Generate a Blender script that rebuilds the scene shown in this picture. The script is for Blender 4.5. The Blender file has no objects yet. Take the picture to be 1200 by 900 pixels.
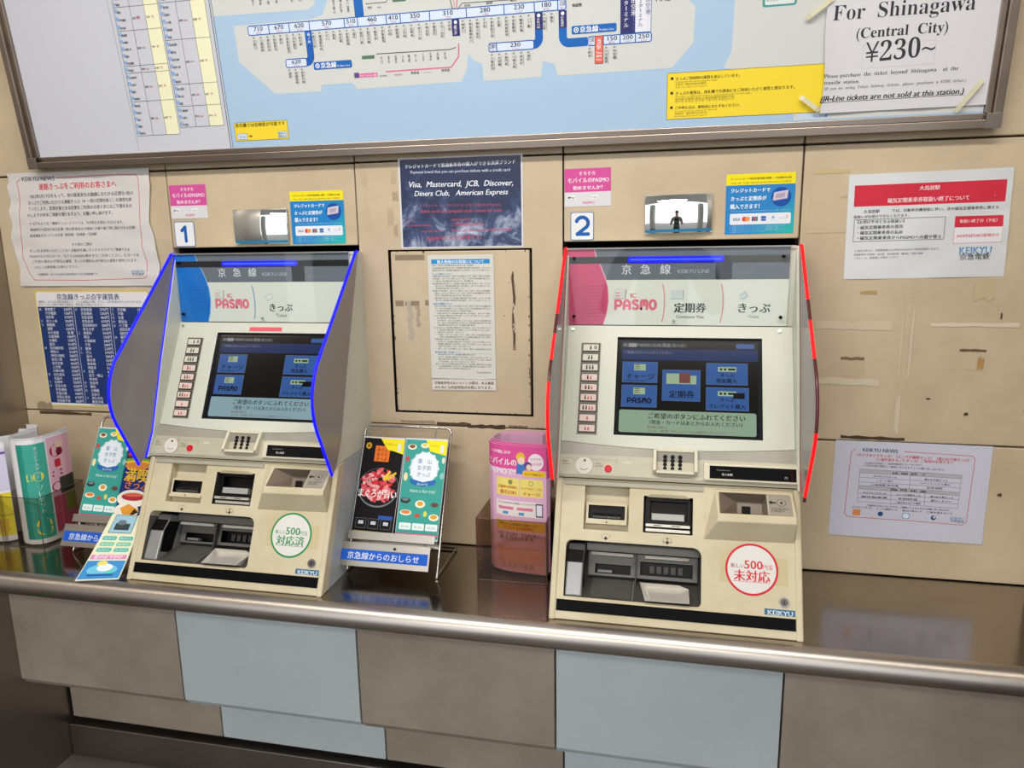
import bpy, bmesh, math, random
from mathutils import Vector, Matrix
S = bpy.context.scene
COL = S.collection
# ---------------------------------------------------------------- camera, world, lights, exposure
cam = bpy.data.cameras.new('camera'); camo = bpy.data.objects.new('camera', cam); COL.objects.link(camo)
cam.sensor_width = 36.0; cam.lens = 25.3537; cam.clip_start = 0.01
camo.matrix_world = Matrix([[0.978219, -0.025039, 0.206062, 0.0], [0.207029, 0.189786, -0.95975, -1.573059], [-0.015076, 0.981506, 0.190836, 1.5], [0.0, 0.0, 0.0, 1.0]])
S.camera = camo
vs = S.view_settings
vs.view_transform = 'Standard'; vs.look = 'None'; vs.gamma = 1.0; vs.use_curve_mapping = False
vs.exposure = -0.3
w = bpy.data.worlds.new('daylight'); S.world = w; w.use_nodes = True
bgn = w.node_tree.nodes['Background']; bgn.inputs[0].default_value = (0.93, 0.96, 1.0, 1); bgn.inputs[1].default_value = 2.0
def area(name, loc, rot, sx, sy, power, col=(1, .95, .88)):
    l = bpy.data.lights.new(name, 'AREA'); l.shape = 'RECTANGLE'; l.size = sx; l.size_y = sy; l.energy = power; l.color = col
    o = bpy.data.objects.new(name, l); COL.objects.link(o); o.location = loc; o.rotation_euler = rot
    return o
area('ceiling_tube_light', (-0.45, -1.15, 2.66), (math.radians(12), 0, 0), 2.2, .22, 62)
area('ceiling_tube_light', (-0.45, -3.2, 2.66), (0, 0, 0), 2.2, .22, 45)
R = random.Random(5)
# ---------------------------------------------------------------- materials
MAT = {}
def lin(h):
    h = h.lstrip('#'); v = [int(h[i:i+2], 16) / 255 for i in (0, 2, 4)]
    return tuple((c / 12.92 if c <= .04045 else ((c + .055) / 1.055) ** 2.4) for c in v) + (1,)
def mat(name, col='#808080', rough=.5, metal=0, spec=.4, emit=0, coat=0, noise=None, bump=0, aniso=0, scale=8, stretch=None, coatr=.05):
    if name in MAT: return MAT[name]
    m = bpy.data.materials.new(name); m.use_nodes = True; nt = m.node_tree; b = nt.nodes['Principled BSDF']
    c = lin(col)
    b.inputs['Base Color'].default_value = c; b.inputs['Roughness'].default_value = rough
    b.inputs['Metallic'].default_value = metal; b.inputs['Specular IOR Level'].default_value = spec
    b.inputs['Coat Weight'].default_value = coat; b.inputs['Coat Roughness'].default_value = coatr
    if emit: b.inputs['Base Color'].default_value = (0, 0, 0, 1); b.inputs['Emission Color'].default_value = c; b.inputs['Emission Strength'].default_value = emit
    if noise or bump:
        tc = nt.nodes.new('ShaderNodeTexCoord'); mp = nt.nodes.new('ShaderNodeMapping'); nt.links.new(tc.outputs['Object'], mp.inputs[0])
        if stretch: mp.inputs['Scale'].default_value = stretch
        n = nt.nodes.new('ShaderNodeTexNoise'); n.inputs['Scale'].default_value = scale; n.inputs['Detail'].default_value = 8; n.inputs['Roughness'].default_value = .62
        nt.links.new(mp.outputs[0], n.inputs['Vector'])
        if noise:
            cr = nt.nodes.new('ShaderNodeValToRGB'); cr.color_ramp.elements[0].position = .36; cr.color_ramp.elements[1].position = .66
            cr.color_ramp.elements[0].color = lin(noise); cr.color_ramp.elements[1].color = c
            nt.links.new(n.outputs['Fac'], cr.inputs[0]); nt.links.new(cr.outputs[0], b.inputs['Base Color'])
        if bump:
            bp = nt.nodes.new('ShaderNodeBump'); bp.inputs['Strength'].default_value = bump; bp.inputs['Distance'].default_value = .002
            nt.links.new(n.outputs['Fac'], bp.inputs['Height']); nt.links.new(bp.outputs[0], b.inputs['Normal'])
    MAT[name] = m
    return m
def ink(h):
    return mat('ink_' + h.strip('#'), h, rough=.6, spec=.2)
def clear(name, tint, refl=.06, rough=.03):
    if name in MAT: return MAT[name]
    m = bpy.data.materials.new(name); m.use_nodes = True; nt = m.node_tree; nt.nodes.clear()
    o = nt.nodes.new('ShaderNodeOutputMaterial'); mx = nt.nodes.new('ShaderNodeMixShader'); t = nt.nodes.new('ShaderNodeBsdfTransparent'); g = nt.nodes.new('ShaderNodeBsdfGlossy')
    lw_ = nt.nodes.new('ShaderNodeLayerWeight'); lw_.inputs[0].default_value = .5; pw = nt.nodes.new('ShaderNodeMath'); pw.operation = 'POWER'; pw.inputs[1].default_value = 4; f = nt.nodes.new('ShaderNodeMath'); f.operation = 'MULTIPLY_ADD'; f.inputs[1].default_value = .6; f.inputs[2].default_value = .025
    nt.links.new(lw_.outputs['Facing'], pw.inputs[0]); nt.links.new(pw.outputs[0], f.inputs[0])
    t.inputs[0].default_value = lin(tint); g.inputs['Roughness'].default_value = rough
    nt.links.new(f.outputs[0], mx.inputs[0]); nt.links.new(t.outputs[0], mx.inputs[1]); nt.links.new(g.outputs[0], mx.inputs[2]); nt.links.new(mx.outputs[0], o.inputs[0])
    MAT[name] = m
    return m
WALL = mat('beige_painted_wall', '#d0bfa1', .42, noise='#bba98d', bump=.15, scale=3.2)
TAUPE = mat('taupe_panel', '#b3a698', .42, noise='#a19487', scale=5)
PALE = mat('pale_blue_panel', '#d3dddf', .45, noise='#c6d1d3', scale=2.5)
STEEL = mat('brushed_steel', '#ada69e', .15, metal=1, noise='#a49c94', scale=3, stretch=(.8, 2, 2))
STEELW = mat('dull_steel_wall', '#a69e96', .38, metal=1, noise='#9b938b', scale=1.6, stretch=(1, 1, .3))
STEELE = mat('polished_steel_edge', '#bfb8b0', .34, metal=1)
BRONZE = mat('bronze_frame_metal', '#9a8e83', .34, metal=1, noise='#8c8076', scale=3, stretch=(.5, 6, 6))
DARK = mat('dark_gap', '#15110e', .8)
CREAM = mat('cream_plastic', '#d1c7aa', .42, noise='#c0b492', scale=6)
FACE = mat('white_plastic', '#d3d6c9', .38, noise='#c9cbbd', scale=3)
CONS = mat('grey_console', '#a09d90', .36, noise='#8d8a7e', scale=7)
CONSL = mat('light_console', '#bfbba7', .36, noise='#b0ab96', scale=6)
SIDE = mat('pale_grey_side', '#a9b1b4', .4)
BLACK = mat('black_plastic', '#08080a', .35, spec=.2)
BLACKM = mat('black_rubber', '#0c0c0c', .6, spec=.2)
GREYP = mat('grey_plastic', '#6f7072', .35)
GREYD = mat('dark_grey_plastic', '#3b3b3b', .3)
SILVER = mat('silver_plastic', '#9a9b9c', .3, metal=.4)
CHROME = mat('chrome_wire', '#c9c5be', .18, metal=1)
WING = mat('grey_privacy_film', '#8b8482', .32, coat=.2)
PAPER = mat('white_paper', '#d9d9dc', .5)
# ---------------------------------------------------------------- mesh builder
class MB:
    def __init__(s): s.v = []; s.f = []; s.m = []; s.mats = []; s.M = Matrix.Identity(4); s.sm = []
    def mi(s, m):
        if m not in s.mats: s.mats.append(m)
        return s.mats.index(m)
    def add(s, vs_, fs, m, smooth=False):
        b = len(s.v); s.v += [s.M @ Vector(p) for p in vs_]; k = s.mi(m)
        for f in fs: s.f.append([b + i for i in f]); s.m.append(k); s.sm.append(smooth)
    def box(s, x0, x1, y0, y1, z0, z1, m):
        s.add([(x0,y0,z0),(x1,y0,z0),(x1,y1,z0),(x0,y1,z0),(x0,y0,z1),(x1,y0,z1),(x1,y1,z1),(x0,y1,z1)],
              [(0,3,2,1),(4,5,6,7),(0,1,5,4),(1,2,6,5),(2,3,7,6),(3,0,4,7)], m)
    def prism(s, prof, x0, x1, m, axis='x'):
        n = len(prof); mk = (lambda a, p: (a, p[0], p[1])) if axis == 'x' else ((lambda a, p: (p[0], a, p[1])) if axis == 'y' else (lambda a, p: (p[0], p[1], a)))
        s.add([mk(x0, p) for p in prof] + [mk(x1, p) for p in prof],
              [tuple(range(n))[::-1], tuple(range(n, 2*n))] + [(i, (i+1) % n, n+(i+1) % n, n+i) for i in range(n)], m)
    def cyl(s, c, r, h, m, ax='n', n=24, r2=None, smooth=True):
        # disc/cylinder along local z (h), centre c at base
        r2 = r if r2 is None else r2
        a = [2*math.pi*i/n for i in range(n)]
        P = [(c[0]+r*math.cos(t), c[1]+r*math.sin(t), c[2]) for t in a] + [(c[0]+r2*math.cos(t), c[1]+r2*math.sin(t), c[2]+h) for t in a]
        s.add(P, [(i, (i+1) % n, n+(i+1) % n, n+i) for i in range(n)], m, smooth)
        s.add([P[i] for i in range(n)], [tuple(range(n))[::-1]], m); s.add([P[n+i] for i in range(n)], [tuple(range(n))], m)
    def tube(s, path, r, m, n=8, closed=False):
        P = [Vector(p) for p in path]; k = len(P); base = []; up = None
        for i in range(k):
            if closed: d = (P[(i+1) % k] - P[i-1]).normalized()
            else: d = (P[min(i+1, k-1)] - P[max(i-1, 0)]).normalized()
            if up is None:
                up = Vector((0,0,1)) if abs(d.z) < .9 else Vector((1,0,0))
            u = (up - d*up.dot(d)); u = u.normalized() if u.length > 1e-6 else d.orthogonal().normalized(); up = u; w_ = d.cross(u)
            base += [P[i] + (u*math.cos(2*math.pi*j/n) + w_*math.sin(2*math.pi*j/n))*r for j in range(n)]
        fs = [(i*n+j, i*n+(j+1) % n, ((i+1) % k)*n+(j+1) % n, ((i+1) % k)*n+j) for i in range(k if closed else k-1) for j in range(n)]
        s.add(base, fs, m, True)
        if not closed: s.add(base[:n], [tuple(range(n))[::-1]], m); s.add(base[-n:], [tuple(range(n))], m)
    def plate(s, x0, x1, y0, y1, holes, m, z=0, depth=None):
        # front at local z, holes [(x0,x1,y0,y1,depth,matwall,matback)]
        xs = sorted({x0, x1} | {h[i] for h in holes for i in (0, 1)}); ys = sorted({y0, y1} | {h[i] for h in holes for i in (2, 3)})
        for i in range(len(xs)-1):
            for j in range(len(ys)-1):
                cx, cy = (xs[i]+xs[i+1])/2, (ys[j]+ys[j+1])/2
                if any(h[0] < cx < h[1] and h[2] < cy < h[3] for h in holes): continue
                s.add([(xs[i],ys[j],z),(xs[i+1],ys[j],z),(xs[i+1],ys[j+1],z),(xs[i],ys[j+1],z)], [(0,1,2,3)], m)
        for a, b, c, d, dp, mw, mk in holes:
            s.add([(a,c,z),(b,c,z),(b,d,z),(a,d,z),(a,c,z-dp),(b,c,z-dp),(b,d,z-dp),(a,d,z-dp)], [(0,1,5,4),(1,2,6,5),(2,3,7,6),(3,0,4,7)], mw)
            if mk: s.add([(a,c,z-dp),(b,c,z-dp),(b,d,z-dp),(a,d,z-dp)], [(0,1,2,3)], mk)
    def build(s, name, parent=None, bevel=0, label=None, seg=2, fix=False):
        me = bpy.data.meshes.new(name); me.from_pydata([tuple(p) for p in s.v], [], s.f)
        for m in s.mats: me.materials.append(m)
        me.polygons.foreach_set('material_index', s.m); me.polygons.foreach_set('use_smooth', s.sm); me.update()
        if fix:
            bm = bmesh.new(); bm.from_mesh(me); bmesh.ops.remove_doubles(bm, verts=bm.verts, dist=1e-5); bmesh.ops.recalc_face_normals(bm, faces=bm.faces); bm.to_mesh(me); bm.free()
        o = bpy.data.objects.new(name, me); COL.objects.link(o)
        if parent: o.parent = parent
        if bevel:
            b = o.modifiers.new('bevel', 'BEVEL'); b.width = bevel; b.segments = seg; b.limit_method = 'ANGLE'; b.angle_limit = math.radians(40)
        if label: o['label'] = label
        return o
def tag(o, label, cat, group=None):
    o['label'] = label; o['category'] = cat
    if group: o['group'] = group
    return o
def struct(o): o['kind'] = 'structure'; return o
def empty(name, loc, label, cat, group=None):
    o = bpy.data.objects.new(name, None); COL.objects.link(o); o.location = loc; o.empty_display_size = .05
    return tag(o, label, cat, group)
def frame(O, U, V):
    U = Vector(U).normalized(); V = Vector(V).normalized(); N = U.cross(V)
    M = Matrix((U, V, N)).transposed().to_4x4(); M.translation = Vector(O)
    return M
def wallframe(x, z, rot=0, y=-.0008):
    r = math.radians(rot)
    return frame((x, y, z), (math.cos(r), 0, math.sin(r)), (-math.sin(r), 0, math.cos(r)))
# ---------------------------------------------------------------- lettering
_cu = bpy.data.curves.new('glyph', 'FONT')
_gc = {}
def _mesh(s_, res, off):
    _cu.body = s_; _cu.resolution_u = res; _cu.offset = off
    o = bpy.data.objects.new('glyph', _cu); COL.objects.link(o)
    dg = bpy.context.evaluated_depsgraph_get(); me = bpy.data.meshes.new_from_object(o.evaluated_get(dg))
    vv = [(v.co.x, v.co.y) for v in me.vertices]; ff = [tuple(p.vertices) for p in me.polygons]
    bpy.data.objects.remove(o); bpy.data.meshes.remove(me)
    return vv, ff
_adv = {}
def _w(s_):
    v, f = _mesh(s_, 1, 0); return max(a for a, b in v) - min(a for a, b in v)
def adv(c):
    if c not in _adv:
        if c == ' ': _adv[c] = _w('H H') - _w('HH')
        elif ord(c) > 0x2000 and ord(c) < 0x1d400: _adv[c] = 1.0
        else: _adv[c] = _w('H' + c + 'H') - _w('HH')
    return _adv[c]
def glyph(c, res, off):
    k = (c, res, off)
    if k not in _gc: _gc[k] = _mesh(c, res, off)
    return _gc[k]
class Sheet:
    """a printed sheet; millimetres, origin bottom left, y up; layers step towards the viewer"""
    def __init__(s, w_, h_, base=None, thick=.4, outline=None, n=(1, 1), step=.12):
        s.w, s.h = w_, h_; s.mb = MB(); s.step = step; s.sub = 0; s.k = 0; s.tl = 2; s.thick = thick
        base = base or PAPER
        if base == 'none': return
        nx, ny = n
        if outline:
            k = len(outline)
            s.mb.add([(p[0], p[1], 0) for p in outline] + [(p[0], p[1], -thick) for p in outline], [tuple(range(k)), tuple(range(k, 2*k))[::-1]] + [(i, k+i, k+(i+1) % k, (i+1) % k) for i in range(k)], base)
        else:
            g = lambda i, j, z: (w_*i/nx, h_*j/ny, z)
            P = [g(i, j, 0) for j in range(ny+1) for i in range(nx+1)]; Q = [g(i, j, -thick) for j in range(ny+1) for i in range(nx+1)]
            N_ = len(P); a = lambda i, j: j*(nx+1)+i
            F = [(a(i,j), a(i+1,j), a(i+1,j+1), a(i,j+1)) for j in range(ny) for i in range(nx)]
            F += [(N_+a(i,j), N_+a(i,j+1), N_+a(i+1,j+1), N_+a(i+1,j)) for j in range(ny) for i in range(nx)]
            for i in range(nx): F += [(a(i+1,0), a(i,0), N_+a(i,0), N_+a(i+1,0)), (a(i,ny), a(i+1,ny), N_+a(i+1,ny), N_+a(i,ny))]
            for j in range(ny): F += [(a(0,j), a(0,j+1), N_+a(0,j+1), N_+a(0,j)), (a(nx,j+1), a(nx,j), N_+a(nx,j), N_+a(nx,j+1))]
            s.mb.add(P + Q, F, base)
    def zz(s, L):
        s.k += 1; return L*s.step + (s.k % 9)*.0045
    def mt(s, c): return ink(c) if isinstance(c, str) else c
    def rect(s, x0, y0, x1, y1, col, L=1, n=(1, 1), sk=0):
        zl = s.zz(L); nx, ny = n; P = [(x0+(x1-x0)*i/nx + sk*(j/ny), y0+(y1-y0)*j/ny, zl) for j in range(ny+1) for i in range(nx+1)]; a = lambda i, j: j*(nx+1)+i
        s.mb.add(P, [(a(i,j), a(i+1,j), a(i+1,j+1), a(i,j+1)) for j in range(ny) for i in range(nx)], s.mt(col))
    def poly(s, pts, col, L=1):
        zl = s.zz(L)
        if s.sub and len(pts) == 4:
            a, b_, c, d = [Vector(p) for p in pts]; nx = max(1, int(max((b_-a).length, (c-d).length)/s.sub)); ny = max(1, int(max((d-a).length, (c-b_).length)/s.sub))
            if nx*ny > 1:
                P = [a.lerp(b_, i/nx).lerp(d.lerp(c, i/nx), j/ny) for j in range(ny+1) for i in range(nx+1)]; k = lambda i, j: j*(nx+1)+i
                s.mb.add([(p.x, p.y, zl) for p in P], [(k(i,j), k(i+1,j), k(i+1,j+1), k(i,j+1)) for j in range(ny) for i in range(nx)], s.mt(col)); return
        s.mb.add([(p[0], p[1], zl) for p in pts], [tuple(range(len(pts)))], s.mt(col))
    def quad(s, a, b, c, d, col, L=1): s.poly([a, b, c, d], col, L)
    def disc(s, x, y, r, col, L=1, ry=None, n=20, rot=0):
        ry = ry or r; c, q = math.cos(rot), math.sin(rot)
        s.poly([(x + r*math.cos(t)*c - ry*math.sin(t)*q, y + r*math.cos(t)*q + ry*math.sin(t)*c) for t in [2*math.pi*i/n for i in range(n)]], col, L)
    def line(s, pts, wd, col, L=1, closed=False):
        if closed: pts = list(pts) + [pts[0]]
        for a, b in zip(pts[:-1], pts[1:]):
            dx, dy = b[0]-a[0], b[1]-a[1]; l = math.hypot(dx, dy) or 1; ox, oy = -dy/l*wd/2, dx/l*wd/2; ex, ey = dx/l*wd*.3, dy/l*wd*.3
            s.poly([(a[0]-ox-ex, a[1]-oy-ey), (b[0]-ox+ex, b[1]-oy+ey), (b[0]+ox+ex, b[1]+oy+ey), (a[0]+ox-ex, a[1]+oy-ey)], col, L)
    def box_line(s, x0, y0, x1, y1, wd, col, L=1): s.line([(x0,y0),(x1,y0),(x1,y1),(x0,y1)], wd, col, L, True)
    def rrect(s, x0, y0, x1, y1, r, col, L=1):
        P = []
        for cx, cy, a0 in ((x1-r, y0+r, -90), (x1-r, y1-r, 0), (x0+r, y1-r, 90), (x0+r, y0+r, 180)):
            P += [(cx+r*math.cos(math.radians(a0+a)), cy+r*math.sin(math.radians(a0+a))) for a in (0, 22, 45, 68, 90)]
        s.poly(P, col, L)
    def T(s, txt, x0, y0, x1, y1, col='#222222', bold=0, hs=None, L=None, res=None, H=None, sl=0):
        """line of text whose baseline runs from (x0,y0) to (x1,y1); height natural, or H mm for a full em"""
        L = s.tl if L is None else L
        tot = sum(adv(c) for c in txt); l = math.hypot(x1-x0, y1-y0); sx = l/tot; sy = H if H else sx*(hs or 1)
        if res is None: res = 2 if sy > 7 else 1
        cjk = 0x2fff < ord(max(txt)) < 0x1d400; dbl = min(bold, .045)*1.3 if bold > 0 else 0; bold = min(bold, 0)
        if cjk and sy > 4.5: res = 2
        ca, sa = (x1-x0)/l, (y1-y0)/l; x = 0; m = s.mt(col)
        for c in txt:
            if c != ' ' and c != '\u3000':
                vv, ff = glyph(c, res, bold)
                for sh in ((-dbl*sx/2, dbl*sx/2) if dbl else (0,)): s.mb.add([(x0 + (x+sh+a*sx+sl*b*sy)*ca - b*sy*sa, y0 + (x+a*sx+sl*b*sy)*sa + b*sy*ca, L*s.step + (.03 if sh > 0 else .01)) for a, b in vv], ff, m)
            x += adv(c)*sx
    def C(s, txt, cx, y, wd, col='#222222', **k): s.T(txt, cx-wd/2, y, cx+wd/2, y, col, **k)
    def V(s, txt, x, y, hgt, col='#222222', bold=0, L=None, w_=None, dx=0):
        """vertical text centred on x, from y down hgt mm"""
        L = s.tl if L is None else L; bold = 0; n = len(txt); st = hgt/n; sz = (w_ or st*.96)
        for i, c in enumerate(txt):
            xx = x + dx*i/n
            if c == 'ー': s.rect(xx-sz*.06, y-st*(i+.9), xx+sz*.06, y-st*(i+.1), col, L); continue
            vv, ff = glyph(c, 1, bold)
            s.mb.add([(xx + (a-.5*adv(c))*sz, y - st*(i+1) + .12*st + b*st*.96, L*s.step) for a, b in vv], ff, s.mt(col))
    def build(s, name, M, parent=None, warp=None, label=None):
        """M: frame matrix in metres; warp(x,y,z) mm -> mm"""
        k = .001
        out = []
        for p in s.mb.v:
            q = warp(p.x, p.y, p.z) if warp else p
            out.append(M @ Vector((q[0]*k, q[1]*k, q[2]*k)))
        s.mb.v = out
        return s.mb.build(name, parent, label=label)
def pasmo(s, x0, y0, w_, h_, col, L=3, th=None):
    th = th or h_*.2; lw_ = w_/5*.72; st = (w_-lw_)/4; A = lambda i, P: [(x0+i*st+p[0]*lw_, y0+th/2+p[1]*(h_-th)) for p in P]
    arc = lambda cx, cy, rx, ry, a0, a1, n=8: [(cx+rx*math.cos(math.radians(a0+(a1-a0)*i/n)), cy+ry*math.sin(math.radians(a0+(a1-a0)*i/n))) for i in range(n+1)]
    G = [[(0, 0), (0, 1), (.5, 1)] + arc(.55, .68, .45, .32, 90, -90) + [(0, .36)], None, arc(.5, .76, .42, .24, 40, 200) + arc(.5, .24, .45, .24, 60, -150), None, arc(.5, .5, .5, .5, 0, 360, 20)]
    for i, P in enumerate(G):
        for Q in ([P] if P else ([arc(.5, .5, .5, .5, 180, 0, 10) , [(0, 0), (0, .5)], [(1, 0), (1, .5)], [(0, .38), (1, .38)]] if i == 1 else [[(0, 0), (0, .7)] + arc(.25, .72, .25, .28, 180, 0, 6) + [(.5, .45)], arc(.75, .72, .25, .28, 180, 0, 6) + [(1, 0)]])):
            Q = A(i, Q); s.line(Q, th, col, L)
            for q in (Q[0], Q[-1]): s.disc(q[0], q[1], th/2, col, L, n=10)
def keikyu(s, x0, y0, x1, y1, col='#1c5d9c', L=2, stripe='#e8e8ea', bold=.03):
    s.T('KEIKYU', x0, y0, x1, y0, col, bold=bold, H=(y1-y0)/.7, L=L)
    for i in range(1, 4): s.rect(x0-.2, y0+(y1-y0)*i/5.5, x1+.2, y0+(y1-y0)*i/5.5+(y1-y0)*.035, stripe, L+1)
# ================================================================ the setting
ROWS = ((0.0, 1.082), (1.0855, 1.6815), (1.6855, 2.68))
COLS = ((-1.67, -1.1755), (-1.173, -.6935), (-.6905, -.2215), (-.2185, .2585), (.2615, .745))
wb = bpy.data.objects.new('wall_back', None); COL.objects.link(wb); struct(wb)
for ci, (a, b) in enumerate(COLS):
    for ri, (c, d) in enumerate(ROWS):
        holes = []
        if ri == 0: c = .79
        if ci in (1, 3):
            if ri == 0: continue
            if ri == 1: c = 1.5025
        m = MB()
        if ci == 2 and ri == 1:
            m.M = frame((0, 0, 0), (1, 0, 0), (0, 0, 1))
            m.plate(a, b, c, d, [(-.6215, -.2885, 1.1125, 1.4905, .012, DARK, DARK)], WALL)
            m.box(a, b, c, d, -.03, -.02, DARK)
            m.build('wall_panel', wb)
        else:
            m.box(a, b, 0, .025, c, d, WALL); m.build('wall_panel', wb, bevel=.0025)
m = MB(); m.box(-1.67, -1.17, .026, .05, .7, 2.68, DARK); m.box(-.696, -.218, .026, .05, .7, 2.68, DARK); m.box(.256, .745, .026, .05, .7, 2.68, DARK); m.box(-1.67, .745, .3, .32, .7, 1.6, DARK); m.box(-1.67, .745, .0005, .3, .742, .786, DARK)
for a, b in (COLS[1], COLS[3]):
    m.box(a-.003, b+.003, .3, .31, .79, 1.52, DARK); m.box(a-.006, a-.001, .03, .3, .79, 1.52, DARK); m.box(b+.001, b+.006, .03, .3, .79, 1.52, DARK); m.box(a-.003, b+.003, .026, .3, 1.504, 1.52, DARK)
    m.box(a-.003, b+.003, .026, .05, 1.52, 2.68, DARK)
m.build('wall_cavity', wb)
# grime, tape residue and scratches that stay on the painted wall
g = Sheet(10, 10, 'none'); gl = 0
def smear(x, z, w_, h_, col, L=1, n=9, jag=.35):
    P = []
    for i in range(n): P.append((x + w_*i/(n-1), z + h_*(1-R.random()*jag)))
    for i in range(n): P.append((x + w_*(1-i/(n-1)), z + h_*R.random()*jag*.7))
    g.poly([(p[0]*1000, p[1]*1000) for p in P], col, L)
for x, z, w_, h_, c in [(-0.52, 1.084, 0.083, 0.01, '#5a4838'), (-0.445, 1.079, 0.09, 0.012, '#4a3a2c'), (-0.609, 1.087, 0.085, 0.008, '#a08e76'), (-0.347, 1.085, 0.044, 0.006, '#7b6854'), (-0.289, 1.083, 0.027, 0.005, '#5b4734'), (-1.628, 1.073, 0.161, 0.01, '#55412f'), (0.365, 1.088, 0.123, 0.009, '#4a3a2c'), (-1.371, 0.978, 0.111, 0.074, '#c9bba3'), (-0.607, 1.631, 0.012, 0.04, '#bba98d'), (-0.605, 1.594, 0.013, 0.029, '#ab9a80'), (-0.618, 1.541, 0.013, 0.049, '#b8a78c'), (-0.605, 1.519, 0.01, 0.03, '#b09e84'), (-0.677, 1.629, 0.012, 0.055, '#bfae93'), (-0.674, 1.531, 0.012, 0.075, '#c3b297'), (0.282, 1.625, 0.065, 0.012, '#c6b489'), (0.268, 1.518, 0.008, 0.099, '#c9b896'), (0.332, 1.579, 0.019, 0.006, '#bfae8c'), (0.273, 1.511, 0.079, 0.008, '#c4b492'), (0.354, 1.255, 0.045, 0.008, '#7c6a55'), (0.357, 1.219, 0.044, 0.037, '#c3b295'), (0.573, 1.276, 0.048, 0.006, '#6b5744'), (0.58, 1.237, 0.039, 0.038, '#c2b496'), (0.607, 1.239, 0.012, 0.029, '#b08a58'), (0.382, 1.389, 0.031, 0.009, '#b39a6c'), (0.588, 1.374, 0.037, 0.046, '#bfae8c'), (0.301, 1.316, 0.144, 0.022, '#cfc0a6'), (0.516, 1.325, 0.158, 0.01, '#d6c8b0'), (0.308, 1.202, 0.122, 0.019, '#d3c5ac'), (0.467, 1.199, -0.003, 0.19, '#cfc1a8'), (0.486, 1.199, -0.005, 0.19, '#cdbfa6'), (0.465, 1.1, 0.009, 0.09, '#d2c4ac'), (0.521, 1.176, 0.008, 0.005, '#3a2c20'), (0.593, 1.146, 0.007, 0.007, '#4a3a2c'), (0.67, 0.979, 0.008, 0.008, '#5a4634'), (0.639, 1.34, 0.003, 0.016, '#4a3a2c'), (-1.587, 1.432, 0.18, 0.012, '#b7a78e'), (-1.632, 1.085, 0.047, 0.024, '#9a876e')]:
    gl += 1; smear(x, z, w_, h_, c, L=gl*.25, jag=.6 if h_ < .006 else .3)
for i in range(70):
    x = R.choice([R.uniform(.29, .72), R.uniform(-.68, -.24), R.uniform(-1.66, -1.2)]); z = R.uniform(.84, 1.6)
    g.disc(x*1000, z*1000, R.uniform(.5, 1.3), R.choice(['#8b7764', '#a08a70', '#6a5c50', '#b39c80']), 1, ry=R.uniform(.5, 1.2), n=7)
g.build('wall_grime', frame((0, -.0003, 0), (1, 0, 0), (0, 0, 1)), wb)
# access hatch in the middle panel
h = empty('access_hatch', (-.455, 0, 1.115), 'beige painted access hatch set flush in the wall between the two ticket machines', 'hatch')
m = MB(); m.box(-.1605, .1605, -.0005, .011, .0015, .3715, WALL); m.build('hatch_door', h, bevel=.002)
g = Sheet(10, 10, 'none')
def vsm(x, z0, z1, wd, col, L=1):
    n = 12; P = [(x + R.uniform(.3, 1)*wd/2 + .0015*math.sin(i), z0+(z1-z0)*i/n) for i in range(n+1)] + [(x - R.uniform(.3, 1)*wd/2 + .0015*math.sin(i), z0+(z1-z0)*i/n) for i in range(n, -1, -1)]
    g.poly([(p[0]*1000, p[1]*1000) for p in P], col, L)
vsm(.124, .15, .325, .009, '#8a7660'); vsm(.124, .16, .32, .005, '#4b3a2c', 2); vsm(.125, .19, .21, .004, '#cdbda4', 3); vsm(.125, .225, .255, .004, '#cdbda4', 3)
vsm(-.12, .17, .26, .016, '#b3a898'); vsm(-.1, .2, .25, .012, '#a89a88')
for x, z, ww, hh in ((-.15, .352, .07, .012), (-.154, .248, .02, .013), (-.13, .25, .005, .009), (-.118, .249, .022, .011), (-.082, .25, .008, .012)):
    g.rect(x*1000, z*1000, (x+ww)*1000, (z+hh)*1000, '#8f806b', 1)
for i in range(24): g.disc(R.uniform(-150, 150), R.uniform(10, 360), R.uniform(.5, 1.6), R.choice(['#5b4a3a', '#a08a70']), 1, n=6)
for i in range(40):
    t = R.random(); s_ = R.choice([0, 1, 2, 3])
    x, z = (-158.5, t*368) if s_ == 0 else (158.5, t*368) if s_ == 1 else (-158+316*t, 3.2) if s_ == 2 else (-158+316*t, 369.5)
    g.disc(x, z, R.uniform(.8, 2), '#5d4a38', 1, ry=R.uniform(.8, 3), n=7)
g.build('scuffs', frame((0, -.0008, 0), (1, 0, 0), (0, 0, 1)), h)
m = MB(); m.box(-1.69, -1.67, -1.5, .05, .05, 2.68, STEELW); struct(m.build('wall_left'))
m = MB(); m.box(.745, .765, -.9, .05, .05, 2.68, STEELW); struct(m.build('wall_right'))
m = MB(); m.box(-6, 6, -9, .06, 0, .05, mat('dark_tile_floor', '#6b6560', .35, noise='#57524e', scale=2)); struct(m.build('floor'))
m = MB(); m.box(-6, 6, -3.6, .06, 2.68, 2.75, mat('ceiling_board', '#c9c7c2', .7)); struct(m.build('ceiling'))
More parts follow.
